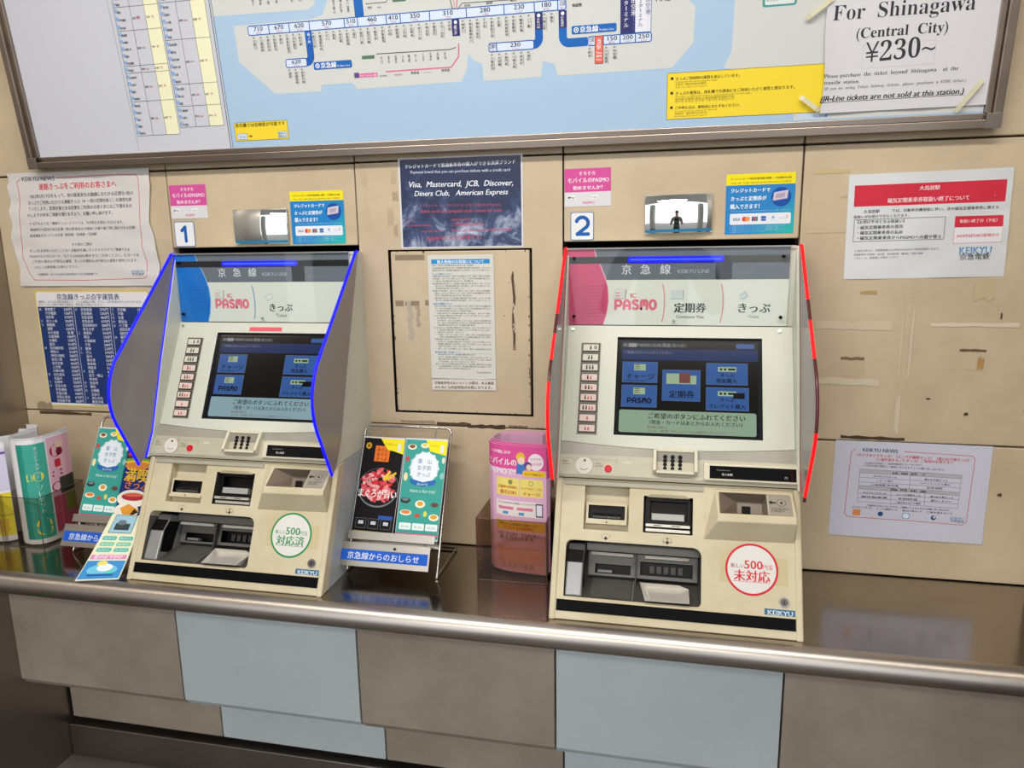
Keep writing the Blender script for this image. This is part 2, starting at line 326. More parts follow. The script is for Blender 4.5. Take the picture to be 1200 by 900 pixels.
# counter: worktop with rolled steel edge, apron panels, lower panels
ct = empty('ticket_counter', (-.46, -.15, .05), 'long stainless steel counter with rolled front edge carrying both ticket machines', 'counter')
def cm(): m = MB(); m.M = Matrix.Translation((.46, .15, -.05)); return m
m = cm(); m.box(-1.67, .745, -.318, -.0005, .742, .788, STEEL); m.build('worktop', ct)
prof = [(-.318, .742)] + [(-.321 - .026*math.sin(t), .7625 - .0255*math.cos(t)) for t in [math.pi*i/16 for i in range(17)]] + [(-.318, .788)]
m = cm()
n = len(prof); P = [(-1.67, a, b) for a, b in prof] + [(.745, a, b) for a, b in prof]
m.add(P, [(i, n+i, n+i+1, i+1) for i in range(n-1)], STEELE, True); m.build('rolled_edge', ct)
for i, (a, b) in enumerate(COLS):
    c = PALE if i in (1, 3) else TAUPE
    m = cm(); m.prism([(-.135, .742), (-.135, .374), (-.12, .354), (-.1, .354), (-.1, .742)], a, b-.0012, c); m.build('apron_panel', ct, bevel=.0015)
    m = cm(); m.box(a + (.008 if i == 0 else 0), b-.0012, 0, .02, .166, .45, c); m.build('lower_panel', ct, bevel=.0015)
m = cm(); m.box(-1.67, .745, .02, .024, .05, .742, DARK); m.box(-1.66, .745, -.0985, -.09, .45, .742, DARK); m.build('backing_board', ct)
m = MB(); m.box(-1.669, .744, -.014, .02, .05, .149, STEELW); struct(m.build('baseboard_back', bevel=.002))

# ================================================================ the fare board over the machines
BT = math.atan(.13); BM = frame((-1.5, -.02, 1.724), (1, 0, 0), (0, -math.sin(BT), math.cos(BT)))
fb = empty('fare_board', (-.47, -.02, 1.7), 'big framed fare and railway route map board leaning over both ticket machines', 'fare board')
FBI = Matrix.Translation(fb.location).inverted()
m = MB(); m.M = FBI @ BM; BW, BH = 2.0645, .75
def rails(o0, o1, z0, z1):
    m.prism([(-o0, -o0), (BW+o0, -o0), (BW+o1, -o1), (-o1, -o1)][::-1], z0, z1, BRONZE, 'z')
    m.prism([(-o0, BH+o0), (BW+o0, BH+o0), (BW+o1, BH+o1), (-o1, BH+o1)], z0, z1, BRONZE, 'z')
    m.prism([(-o0, -o0), (-o1, -o1), (-o1, BH+o1), (-o0, BH+o0)][::-1], z0, z1, BRONZE, 'z')
    m.prism([(BW+o0, -o0), (BW+o1, -o1), (BW+o1, BH+o1), (BW+o0, BH+o0)], z0, z1, BRONZE, 'z')
rails(0, .0115, -.02, .006); rails(.0115, .0275, -.02, .014)
m.build('frame', fb, bevel=.0015)
for x in (-.0274, BW+.0009): m = MB(); m.M = FBI @ BM; m.box(x, x+.0265, -.0273, -.001, .0142, .0149, mat('frame_corner_cap', '#a39a92', .3, metal=1)); m.build('corner_cap', fb, bevel=.0008)
b = Sheet(2064, 750, mat('board_white', '#cccfd8', .35), thick=12); b.tl = 6
SEA, LAND = '#aac6e0', '#d0d3d0'
b.rect(521.6, 0, 2064, 750, SEA, 1)
for dx in (0, 4.5): b.line([(517.7, 0.7), (517.7+2, 400)], 1.6, '#33343a', 2)
b.line([(277.6, 3.7), (269.0, 323.2)], .8, '#77787c', 2); b.line([(523.0, 0.5), (523.0+2, 400)], 1, '#33343a', 3)
# land of the route map
b.poly([(645.8, 109.1), (755.2, 108.4), (758.4, 121.1), (828.8, 121.4), (839.5, 108.1), (1072.8, 110.1), (1085.8, 134.7), (1089.9, 162.7), (1100.3, 148.0), (1118.0, 140.8), (1119.8, 108.2), (1239.3, 109.5), (1244.6, 139.0), (1268.3, 131.6), (1274.3, 109.4), (1500.0, 110.6), (1539.0, 153.0), (1540.7, 215.8), (1528.5, 227.6), (1518.2, 300.0), (815.1, 360.1), (793.2, 283.4), (777.6, 256.5), (749.9, 250.3), (569.2, 249.9), (569.4, 178.6)], LAND, 2)
b.poly([(521.7, 271.7), (745.2, 268.9), (763.5, 277.7), (777.7, 363.3), (530.7, 384.3)], LAND, 2)
b.poly([(1596.9, 104.8), (1611.3, 133.3), (1612.5, 221.2), (1606.8, 292.4), (2061.8, 247.0), (2062.8, 3.5), (1733.3, 2.4), (1727.3, 81.2)], LAND, 2)
# route: fare bar
BLUE, CELL, NAVY = '#1f5fb4', '#d5e2f6', '#33356f'
def bar(p, q, cuts, fares, hgt):
    x0, y0 = p; x1, y1 = q
    b.rrect(x0, y0, x1, y0+hgt, 5, BLUE, 3); b.rrect(x0+2, y0+2, x1-2, y0+hgt-2, 3, CELL, 4)
    for c in cuts: b.rect(c-1, y0, c+1, y0+hgt, BLUE, 5)
    xs = [x0] + cuts + [x1]
    for f, a, c in zip(fares, xs[:-1], xs[1:]):
        w_ = min(22, (c-a)*.7); b.C(f, (a+c)/2, y0+hgt*.42, w_, '#22252c', bold=.02, L=6, H=hgt*.62); b.C(str(max(80, (int(f)//20)*10)), (a+c)/2, y0+hgt*.12, w_*.6, '#c96a72', L=6, H=hgt*.32)
MB0 = (601.0, 226.8); MB1 = (1293.9, 228.5); mh = 20
cuts = [651.3, 698.9, 745.5, 825.3, 855.2, 918.6, 949.3, 1012.8, 1090.3, 1168.5, 1230.0, 1277.0]
my = (MB0[1] + MB1[1])/2
bar((MB0[0], my), (MB1[0], my), cuts, ['710','670','620','570','510','460','410','350','310','280','230','180','150'], mh)
ST = [(228,'三崎口'),(262,'三浦海岸'),(295,'津久井浜'),(327,'京急長沢'),(358,'野比'),(390,'京急久里浜'),(421,'北久里浜'),(451,'新大津')]
S2 = [(517,'県立大学'),(547,'横須賀中央'),(580,'汐入'),(612,'逸見'),(643,'安針塚'),(675,'京急田浦'),(707,'追浜'),(740,'金沢八景'),(773,'金沢文庫'),(806,'能見台'),(840,'京急富岡'),(873,'杉田'),(905,'屏風浦'),(938,'上大岡'),(972,'弘明寺'),(1006,'井土ヶ谷'),(1040,'南太田'),(1073,'黄金町'),(1107,'日ノ出町'),(1141,'戸部')]
S3 = [(250,'神奈川'),(286,'京急東神奈川'),(320,'神奈川新町'),(355,'子安'),(390,'京急新子安'),(424,'生麦'),(460,'花月総持寺'),(494,'京急鶴見'),(530,'鶴見市場'),(567,'八丁畷'),(640,'六郷土手'),(674,'雑色')]
def station(x, txt, y, ch=6.2):
    b.poly([(x-3.2, y-6), (x+3.2, y-6), (x, y-1.5)], '#8c9096', 4)
    hh = ch*len(txt); b.V(txt, x, y-8, hh, '#2b2d31', bold=.02, w_=6.6); b.rect(x+4, y-8-hh*1.05, x+5, y-8, '#8e9196', 4)
for k, t in ST + S2: station((502.88 + 0.48245*k), t, my)
for k, t in S3: station((974.28 + 0.42990*k), t, my)
for xx, t in ((1066.7, '横浜'), (1238.3, '京急川崎'), (1286.2, '京急蒲田')):
    b.rect(xx-8, my-31, xx+8, my, NAVY, 6); b.disc(xx, my-5.5, 3.4, '#ffffff', 7, n=10); b.V(t, xx-1, my-10, 19, '#f2f2f6', bold=.03, L=7, w_=6.5)
# branches
def elbow(x, y, r, wd, right=True, col=BLUE):
    sg = 1 if right else -1
    P = [(x + sg*(r - (r+wd/2)*math.cos(a)), y + r - (r+wd/2)*math.sin(a)) for a in [math.pi/2*i/8 for i in range(9)]] + [(x + sg*(r - (r-wd/2)*math.cos(a)), y + r - (r-wd/2)*math.sin(a)) for a in [math.pi/2*i/8 for i in range(8, -1, -1)]]
    b.poly(P, col, 5)
xb = 741.2; yb = 168.1
b.rect(xb-8, yb+12, xb+8, my, BLUE, 5); elbow(xb, yb, 12, 16, False); b.V('堀ノ内', xb, my-2, 22, '#ffffff', bold=.03, L=7, w_=7)
bar((679.8, yb-9), (xb-10, yb-9), [], ['620'], 18)
for k, t in ((402,'浦賀'),(432,'馬堀海岸'),(463,'京急大津')): station((489.69 + 0.49005*k), t, yb-9)
xk = 1237.9; yk = 170.1
b.rect(xk-8, yk+12, xk+8, my-30, BLUE, 5); elbow(xk, yk, 12, 16, False)
bar((1133.0, yk-9), (xk-10, yk-9), [1149.9], ['280', '230'], 18)
for k, t in ((392,'小島新田'),(427,'大師橋'),(460,'東門前'),(497,'川崎大師'),(532,'鈴木町'),(566,'港町')): station((968.26 + 0.43634*k), t, yk-9)
xh = 1285.9; yh = 168.7
b.rect(xh-8, yh+12, xh+8, my-30, '#1d66b8', 5); elbow(xh, yh, 12, 16, True, '#1d66b8'); b.rect(xh+12, yh-8, 1334.5, yh+8, '#1d66b8', 5)
bar((1334.5, yh-9), (1460.3, yh-9), [1350.1, 1366.1, 1399.0, 1428.4], ['150', '150', '150', '200', '250'], 18)
for k, t in ((849,'糀谷'),(924,'穴守稲荷'),(962,'天空橋')): station((970.41 + 0.43404*k), t, yh-9)
xr = 1357.6; b.rect(xr-8.5, yh-42, xr+8.5, yh+9, '#8a3a36', 7); b.rect(xr-7.5, yh-41, xr+7.5, yh+8, '#e8685a', 8); b.V('当駅', xr, yh+5, 22, '#fff3ee', bold=.04, L=9, w_=9)
for i, t in enumerate(('You', 'are', 'here')): b.C(t, xr, yh-24-i*6, 11, '#fff3ee', bold=.03, L=9)
x0 = 1399.3; x1 = 1426.8; x2 = 1458.6; yt = yh+9
b.rect(x0, yt, x1, 420, NAVY, 5); b.rect(x1, yt, x2, 420, BLUE, 4); b.rect(x1+1.2, yt+1, x2-1.2, 420, '#e3e5ee', 5)
b.V('第3ターミナル', x0+11, yt+78, 68, '#f4f4f8', bold=.02, L=7, w_=10); b.V('羽田空港', x0+25, yt+74, 44, '#f4f4f8', L=7, w_=10); b.V('Haneda Airport', x0+25, yt+30, 26, '#d6d8ea', L=7, w_=2.6)
b.V('第1第2ターミナル', x1+11, yt+84, 74, '#3a3d75', bold=.02, L=7, w_=10); b.V('羽田空港', x1+25, yt+74, 44, '#3a3d75', L=7, w_=10); b.V('Haneda Airport', x1+25, yt+30, 26, '#55588c', L=7, w_=2.6)
b.T('HND', 1466.0, 229.4, 1496.8, 228.9, '#3d4046')
for vx, (px_, py_, qx, qy) in (('a', (745.1, 151.7, 833.1, 149.0)), ('b', (1303.7, 183.2, 1391.9, 181.8))):
    L_ = qx-px_; b.rrect(px_, py_, qx, py_+15, 3, '#1d66b8', 7); b.disc(px_+9, py_+7.5, 5, '#ffffff', 8, n=12); b.disc(px_+9, py_+7.5, 3.4, '#1d66b8', 9, n=12); b.disc(px_+9, py_+7.5, 1.6, '#ffffff', 10, n=8)
    b.T('京急線', px_+16, py_+3, px_+L_*.6, py_+3, '#ffffff', bold=.04, L=8); b.T('Keikyu Line', px_+L_*.62, py_+3, px_+L_*.95, py_+3, '#dce8f6', L=8)
# other lines
b.rect(858.5-8, my+mh, 858.5+12, 420, '#1d66b8', 5)
b.line([(1063.9, 175.6), (1051.8, 172.4), (890.5, 174.1)], 1.6, '#5a5d60', 5)
b.rect(856.9, 165.9, 885.5, 172.4, '#567a62', 5)
for i, k in enumerate((833, 866, 898, 930, 958, 988, 1022, 1055, 1087, 1120)): b.V(['大口','菊名','新横浜','小机','鴨居','中山','十日市','長津田','成瀬','町田'][i], (495.09 + 0.48694*k), 169.2, 15, '#4a4c50', w_=5)
b.line([(1070.7, 181.9), (1069.1, 158.0), (1051.7, 138.8), (908.3, 138.7)], 2.6, '#dd6f98', 5)
b.rect(835.8, 130.3, 888.1, 138.2, '#d9619a', 5); b.rect(835.8, 130.3, 846.7, 140.6, '#5d4a8e', 6); b.T('みなとみらい線', 847.7, 132.2, 885.5, 131.7, '#ffffff')
for i, (k, t) in enumerate(((822,'元町中華街'),(893,'日本大通り'),(968,'馬車道'),(1025,'みなとみらい'),(1105,'新高島'))): b.T(t, (487.34 + 0.49140*k), 129.4+i*.5, (487.34 + 0.49140*k)+18, 129.4+i*.5, '#3c3e42')
for cx in (-5, 0, 5): b.line([(1066.6+cx, my+mh), (1064.9+cx*1.5, my+mh+22), (1051.0+cx*3, my+mh+60)], 1.8, ['#5a5d60', '#d98f95', '#cc6b86'][(cx+5)//5], 5)
b.line([(1072.7, 244.8), (1082.3, 255.7), (1237.2, 253.5)], 1.4, '#5a5d60', 5)
for k, t in ((258,'東白楽'),(365,'綱島駅'),(480,'菊名'),(588,'日吉駅')): b.T(t, (976.53 + 0.42749*k), 246.6+k*.01, (976.53 + 0.42749*k)+13, 246.6+k*.01, '#3c3e42', bold=.02)
b.T('梅屋敷', 1305.3, 232.5, 1324.6, 232.6, '#2b2d31', bold=.03)
b.line([(877.3, 269.9), (921.7, 269.7), (927.5, 281.1)], 1.4, '#5a5d60', 5); b.rect(935.6, 268.7, 964.7, 273.5, '#567a62', 5)
for k, t in ((770,'蒔田'),(812,'上永谷')): b.T(t, (512.91 + 0.47668*k), 260.5, (512.91 + 0.47668*k)+10, 260.5, '#3c3e42')
for k, t in ((225,'逗子'),(262,'鎌倉'),(300,'大船'),(340,'戸塚'),(415,'港南台'),(455,'新杉田')): b.V(t, (515.68 + 0.47509*k), 285.5+14, 14, '#3c3e42', w_=6)
for k, t in ((615,'逗子葉山'),(648,'神武寺'),(680,'六浦')): b.V(t, (512.51 + 0.47691*k), 254.7+30, 28, '#3c3e42', w_=6)
b.rrect(1662.4, 204.9, 1723.1, 234.0, 5, '#4f9a99', 5); b.rrect(1666.8, 208.2, 1719.4, 234.3, 3, '#dfe6e6', 6); b.T('のりかえ', 1669.0, 214.1, 1691.0, 213.8, '#3c3e42', L=8)
# small yellow search label
x0, y0 = 533.7, 14.4; x1, y1 = 665.7, 54.2
b.rect(x0, y0, x1, y1, '#8d7a26', 4); b.rect(x0+1, y0+1, x1-1, y1-1, '#f5d83a', 5); b.T('券売機で50音検索が可能です', x0+3, y1-10, x1-5, y1-10, '#3a3a1c', bold=.05, L=6)
b.rrect(x0+5, y0+3, x0+30, y0+16, 2, '#6d8ea8', 6); b.rrect(x0+6, y0+4, x0+29, y0+15, 2, '#cfe0ee', 7); b.T('きっぷ', x0+10, y0+7, x0+25, y0+7, '#2c4a64', bold=.05, L=8)
b.rect(x0+33, y0+8.5, x0+39, y0+10.5, '#2b2b22', 6); b.poly([(x0+38, y0+6), (x0+42, y0+9.5), (x0+38, y0+13)], '#2b2b22', 6)
b.rrect(x1-26, y0+3, x1-4, y0+17, 2, '#6d8ea8', 6); b.rrect(x1-25, y0+4, x1-5, y0+16, 2, '#cfe0ee', 7); b.T('駅名から', x1-24, y0+10.5, x1-6, y0+10.5, '#2c3a54', bold=.05, L=8); b.T('検索する', x1-24, y0+5, x1-6, y0+5, '#2c3a54', bold=.05, L=8)
# yellow notice strip
x0, y0 = 1491.3, 15.1; x1 = 1794.8; y1 = 101.4
b.rect(x0, y0, x1, y1, '#8a7430', 4); b.rect(x0+1, y0+1, x1-1, y1-1, '#f3d83c', 5)
hh = y1-y0
for i, (t, e1, f, w1) in enumerate((('きっぷご利用時の運賃を表示しています。', 'It shows the fare when using the ticket.', '它表示了使用车票时的票价。', .44), ('きっぷの運賃は、改札機で交通系ICをご利用いただく運賃と異なります。', 'These fares are different from those by using prepaid transit IC at ticket gates.', '显示票价与使用交通系IC卡通过检票机时的票价不同。', .80), ('ご不明な点は、駅係員におたずねください。', 'If you have any questions, please ask the station staff.', '如有疑问、请咨询车站工作人员。', .45))):
    yy = y1 - hh*(.15 + .31*i); W_ = x1-x0-10
    b.rect(x0+7, yy, x0+12, yy+5, '#33301c', 6); b.T(t, x0+16, yy-1, x0+16+W_*w1*.97, yy-1, '#2e2b1a', bold=.05, L=6)
    b.T(e1, x0+16, yy-6, x0+16+W_*w1*.62, yy-6, '#4a4526', L=6); b.T(f, x0+16, yy-11, x0+16+W_*w1*.5, yy-11, '#4a4526', L=6); b.T('표시된 운임은 승차권 이용시의 운임입니다', x0+16, yy-15.5, x0+16+W_*w1*.48, yy-15.5, '#4a4526', L=6)
b.rect(1740.2, 4.1, 1797.7, 14.2, '#c5d8ec', 4); b.T('りんかい線', 1768.0, 6.3, 1793.9, 6.4, '#3f62a4', bold=.04, L=6)
# fare table on the left
x0a, x0b = 281.4, 393.3
def ftable(px, names_groups, ytop, rows_y):
    xa, xb_, xc, xd = px
    y = ytop
    for (names, a1, a2, b1, b2), (ya, yb2) in zip(names_groups, rows_y):
        b.rect(xc, yb2, xd, ya, '#efeecb', 2); b.box_line(xa, yb2, xd, ya, .9, '#54565c', 3)
        st = (ya-yb2)/len(names)
        for i, nme in enumerate(names):
            yy = ya - st*(i+.78); b.disc(xa+4.5, yy+st*.3, st*.3, '#8fb0de', 3, n=8); b.T(nme, xa+8, yy, xa+8+min(4.6*len(nme), xb_-xa-9), yy, '#33353b', bold=.03, H=5.6)
        ym = (ya+yb2)/2-2.5
        b.T(a1, xb_+1.5, ym, xb_+11, ym, '#33353b', bold=.045); b.T(a2, xb_+13, ym, xb_+21.5, ym, '#c9606b', bold=.03); b.T(b1, xc+1.5, ym, xc+11, ym, '#33353b', bold=.045); b.T(b2, xc+14.5, ym, xc+21, ym, '#c9606b', bold=.03)
    b.rect(xb_-.4, rows_y[-1][1], xb_+.4, ytop, '#54565c', 4); b.rect(xc-.4, rows_y[-1][1], xc+.4, ytop, '#54565c', 4)
L1 = (281.4, 322.6, 358.4, 393.3); L2 = (397.7, 438.2, 473.1, 509.1)
ys = [306.6, 258.8, 186.6, 171.8, 111.3, 36.8]
G = [(('糀谷','穴守稲荷','天空橋'),'150','80','150','75'), (('梅屋敷','大森町','六郷土手','雑色','京急蒲田'),'200','100','199','75'), (('平和島',),'230','120','230','75'), (('大森海岸','立会川','鮫洲','青物横丁'),'280','140','275','75'), (('新馬場','北品川','品川','港町','鈴木町'),'350','180','347','75')]
ftable(L1, [(('泉岳寺','高輪台','三田','大門','新橋'),'410','210','404','75')] + G, ys[0]+60, [(ys[0]+60, ys[0])] + list(zip(ys[:-1], ys[1:])))
ys = [307.4, 232.7, 141.4, 95.3, 50.3]
G = [(('南太田','弘明寺','上大岡','屏風浦','杉田'),'570','290','568','75'), (('京急富岡','能見台','金沢文庫','金沢八景','六浦','神武寺'),'620','310','618','75'), (('北久里浜','新大津','浦賀'),'670','340','667','75'), (('三浦海岸','三崎口','久里浜'),'710','360','710','75')]
ftable(L2, [(('京急長沢','津久井浜','追浜'),'510','260','502','75')] + G, ys[0]+60, [(ys[0]+60, ys[0])] + list(zip(ys[:-1], ys[1:])))
b.build('route_map_panel', FBI @ BM @ Matrix.Translation((0, 0, -.0005)), fb)
# ================================================================ notice taped over the fare board
def board_sheet(name, px0, py0, w_, h_, rot): return BM @ Matrix.Translation((px0/1000, py0/1000, .0022)) @ Matrix.Rotation(math.radians(rot), 4, 'Z')
s = Sheet(297, 212, mat('bright_paper', '#dad9de', .5), n=(36, 26), thick=.3); s.sub = 6
GT = '#3a3b40'
def ser(t): # serif capitals and letters
    o = ''
    for c in t:
        if 'A' <= c <= 'Z': o += chr(0x1d400 + ord(c) - 65)
        elif 'a' <= c <= 'z': o += chr(0x1d41a + ord(c) - 97)
        elif '0' <= c <= '9': o += chr(0x1d7ce + ord(c) - 48)
        else: o += c
    return o
s.T(ser('For  Shinagawa'), 11.0, 160.0, 246.9, 160.0, GT, bold=-.006, hs=1.05)
s.T(ser('(Central  City)'), 51.4, 127.0, 208.3, 127.7, GT, bold=0)
s.box_line(67.0, 75.2, 190.0, 114.8, .5, '#b9b9c0')
s.T(ser('¥230') + '~', 72.0, 84.8, 191.0, 89.2, GT, bold=-.006, hs=1.15)
s.T(ser('Please  purchase  the  ticket  beyond  Shinagawa    at  the'), -0.9, 62.2, 232.7, 62.2, '#55565c', bold=0)
s.T(ser('transfer  station.'), -0.0, 51.0, 66.7, 50.3, '#55565c', bold=0)
s.T(ser('(If  you  are  using  Tokyo  Subway  tickets,  please  purchase  a  ¥200  ticket.)'), 0.8, 40.8, 247.4, 41.8, '#77787e', bold=0)
s.T('(JR-Line tickets are not sold at this station.)', -3.8, 20.9, 246.7, 21.2, '#26262a', bold=.04, sl=.2)
s.line([(-3.6, 19.2), (246.9, 19.5)], .9, '#26262a', 2)
s.line([(-2.4, 24.9), (24.3, 25.4)], .8, '#26262a', 3)
def shw(x, y, z): return (x + (2.5*math.sin(y*.03) if x < 30 else 0), y, z + 1.5 + 5.5*math.exp(-x/22.) * (.4+.6*math.sin(y/212*math.pi)) + .8*math.sin(x*.045+y*.02))
SHM = frame((0.27888, -0.02382, 1.73632), (0.99999, -0.00065, 0.00499), (-0.00503, -0.12891, 0.99164))
o = s.build('paper_notice', SHM, warp=shw); tag(o, 'white paper notice reading For Shinagawa (Central City) taped over the fare board corner', 'notice')
TAPE = mat('yellowed_tape', '#d9d5b4', .3); TAPE2 = clear('clear_tape', '#f0ecd8')
for a, c, col in (((-37.3, 166.9), (7.8, 197.9), TAPE), ((-38.2, 32.1), (-2.1, 5.0), TAPE), ((273.3, 42.5), (234.7, -9.3), TAPE)):
    t = Sheet(1, 1, 'none'); dx, dy = c[0]-a[0], c[1]-a[1]; l = math.hypot(dx, dy)
    k = 6; P = []
    nx_, ny_ = -dy/l*4.2, dx/l*4.2
    top = [(a[0]+dx*i/k+nx_, a[1]+dy*i/k+ny_, 8.6 - (2.5 if i in (0, k) else 0)) for i in range(k+1)]; bot = [(a[0]+dx*i/k-nx_, a[1]+dy*i/k-ny_, 8.6 - (2.5 if i in (0, k) else 0)) for i in range(k+1)]
    t.mb.add(top + bot, [(i, k+1+i, k+2+i, i+1) for i in range(k)], col)
    tp = t.build('tape_strip', SHM, parent=o)
# ================================================================ notices on the wall
INK = '#3b3b40'
# 1. crinkled news sheet
out = [(-0.1, 0.1), (140.1, 3.2), (290.2, 1.8), (404.7, 4.4), (414.8, 47.9), (410.4, 89.1), (405.5, 125.9), (397.2, 154.5), (406.7, 214.5), (412.5, 238.1), (410.3, 258.0), (412.2, 280.0), (280.5, 280.2), (133.8, 280.9), (4.9, 280.4), (10.5, 262.8), (2.2, 250.7), (5.8, 213.0), (-1.2, 188.0), (2.5, 150.0), (-8.7, 116.1), (0.2, 77.4), (6.5, 38.4)]
s = Sheet(1, 1, mat('crinkled_paper', '#d6d3d0', .55), outline=out[::1], thick=.4)
s.mb.v = []; s.mb.f = []; s.mb.m = []; s.mb.sm = []
# grid clipped by the outline: rows between left and right edge
def edge(y, side):
    pts = sorted([(p[1], p[0]) for p in (out[3:12] if side else out[14:] + out[:1])])
    if y <= pts[0][0]: return pts[0][1]
    for (ya, xa), (yb_, xb2) in zip(pts[:-1], pts[1:]):
        if ya <= y <= yb_: return xa + (xb2-xa)*(y-ya)/max(1e-6, yb_-ya)
    return pts[-1][1]
NY, NX = 28, 36; G0 = []
for j in range(NY+1):
    y = 1 + 279.0*j/NY
    for i in range(NX+1): G0.append((edge(y, 0) + (edge(y, 1)-edge(y, 0))*i/NX, y, 0))
NG = len(G0)
s.mb.add(G0, [(j*(NX+1)+i, j*(NX+1)+i+1, (j+1)*(NX+1)+i+1, (j+1)*(NX+1)+i) for j in range(NY) for i in range(NX)], s.mt(mat('crinkled_paper')), True)
RED = '#d2233f'
fr = [(151.2, 265.3), (269.1, 267.4), (373.9, 266.3), (381.1, 257.0), (376.4, 195.3), (370.0, 97.9), (380.0, 56.5), (376.8, 23.3), (365.6, 19.2), (192.5, 15.0), (47.1, 16.5), (36.3, 29.6), (18.4, 77.2), (26.8, 162.2), (35.7, 237.2), (32.2, 258.0), (44.8, 265.9)]
def dens(P, st=12):
    o_ = []
    for a, c in zip(P[:-1], P[1:]):
        k = max(1, int(math.hypot(c[0]-a[0], c[1]-a[1])/st)); o_ += [(a[0]+(c[0]-a[0])*i/k, a[1]+(c[1]-a[1])*i/k) for i in range(k)]
    return o_ + [P[-1]]
s.line(dens(fr), 1.3, RED, 2)
s.T('KEIKYU NEWS', 48.9, 260.4, 145.3, 259.3, '#1f3558', bold=.012, L=3)
s.T('連絡きっぷをご利用のお客さまへ', 94.4, 238.8, 318.1, 239.8, RED, bold=.035, L=3, hs=1.15)
for t, a, c in (('2023年3月17日をもって、他の鉄道会社の路線にまたがる区間を1枚の', (64.7, 219.0), (362.0, 219.7)), ('きっぷでご利用いただける連絡きっぷ（※一部の区間を除く）の発売を終', (55.5, 203.4), (356.3, 205.0)),
    ('了いたします。変更対象となる区間をご利用のお客さまにはご不便をおか', (54.0, 188.8), (355.3, 190.1)), ('けしますが何卒ご理解を賜りますよう、お願い申しあげます。', (50.4, 173.4), (304.3, 175.2))):
    s.T(t, *a, *c, INK, bold=.012, L=3, hs=1.1)
for t, a, c in (('※以下のような「連絡きっぷ」については、引き続きお求めいただけます。', (54.7, 154.0), (332.5, 152.5)), ('乗継割引の設定がある区間（他の鉄道会社の路線とを乗り継ぐ際に割引がある区間）', (52.2, 138.9), (365.7, 138.8)),
    ('直通運転を行っている区間（都営線・京成線・北総線）', (49.6, 123.7), (253.5, 125.7)), ('その他のご案内', (170.4, 100.7), (229.2, 101.1)), ('きっぷをお求めいただくことなく自動改札機にタッチするだけでご乗車できる', (40.7, 86.3), (335.7, 86.4)),
    ('PASMOなどのICカード、モバイルPASMO等をぜひご利用ください。ICカードを', (40.9, 72.2), (360.4, 72.4)), ('ご利用の場合は1円単位の運賃、きっぷの場合は10円単位の運賃が適用されます。', (46.6, 59.7), (358.8, 60.0)), ('くわしくは駅係員にお尋ねください。', (49.4, 45.4), (184.7, 46.5)), ('※画像提供：モバイルPASMOは株式会社パスモの登録商標です。', (56.8, 28.1), (239.5, 28.3))):
    s.T(t, *a, *c, '#4a4a50', L=3)
keikyu(s, 334.2, 31.1, 372.0, 39.2, '#5b8fc0', L=3); s.T('京急電鉄', 334.5, 26.1, 369.4, 26.3, '#8a8c92', L=3)
def crw(x, y, z): return (x, y, z + 3.2 + 1.3*math.sin(x*.021+1)*math.sin(y*.05) + .7*math.sin(y*.11+x*.03) + .5*math.sin(x*.07-y*.03) + 2.2*max(0, 1-(410-x)/90)*math.sin(y*.045+.6)**2 + 1.8*max(0, 1-x/60)*math.sin(y*.06)**2)
o = s.build('news_sheet', wallframe(-1.627, 1.411), warp=crw); tag(o, 'large crinkled white news sheet with red border and wavy edges, left of machine 1', 'notice')
# 2. braille fare board
s = Sheet(337, 303, 'none')
s.rrect(0, 0, 337, 303, 9, mat('yellow_board_edge', '#dcc65a', .45), 1); s.rrect(3.5, 3.5, 333.5, 299.5, 7, mat('board_white_face', '#e3e2e4', .45), 2)
s.mb.add([(9,0,-1),(328,0,-1),(337,9,-1),(337,294,-1),(328,303,-1),(9,303,-1),(0,294,-1),(0,9,-1)], [tuple(range(8))], s.mt('#dcc65a'))
BN = '#22386f'
s.rect(5, 9, 332, 262, BN, 3)
s.T('京急線きっぷ点字運賃表', 66, 281, 252, 281, BN, bold=.035, L=4)
s.T('運賃は、おとな片道普通運賃です。こども運賃は半額、ただし、10円未満は切り上げとなります。', 9, 272, 320, 272, '#55565e', L=4); s.T('ICカードをご利用の場合の運賃は、駅係員にお尋ねください。', 9, 265, 205, 265, '#55565e', L=4)
K1 = 'あ青物横丁230,穴守稲荷150,安針塚570,い井土ヶ谷350,う梅屋敷150,浦賀620,お大鳥居0,大森海岸180,大森町150,追浜510,か花月総持寺230,神奈川310,神奈川新町280,金沢八景460,金沢文庫460,上大岡350,川崎大師230,き北久里浜620,北品川230,く弘明寺350,け京急大津620,京急蒲田150,京急川崎180,京急久里浜670,京急新子安280'
K2 = 'け京急田浦570,京急鶴見230,京急富岡460,京急長沢670,京急東神奈川280,県立大学570,こ黄金町350,糀谷150,小島新田280,子安280,さ鮫洲230,し汐入570,品川280,新大津620,新馬場230,神武寺510,す杉田460,逗子・葉山510,鈴木町230,せ泉岳寺410,そ雑色150,た大師橋280,立会川230,つ津久井浜670,鶴見市場230'
K3 = 'て天空橋150,と戸部350,な生麦280,の能見台460,は八丁畷180,羽田空港第3200,羽田空港第1第2250,ひ東門前230,日ノ出町350,屏風浦460,平和島180,へ逸見570,ほ堀ノ内620,ま馬堀海岸620,み三浦海岸710,三崎口710,港町200,南太田350,む六浦510,や野比670,よ横須賀中央570,横浜310,ろ六郷土手150,雑色150,梅屋敷150'
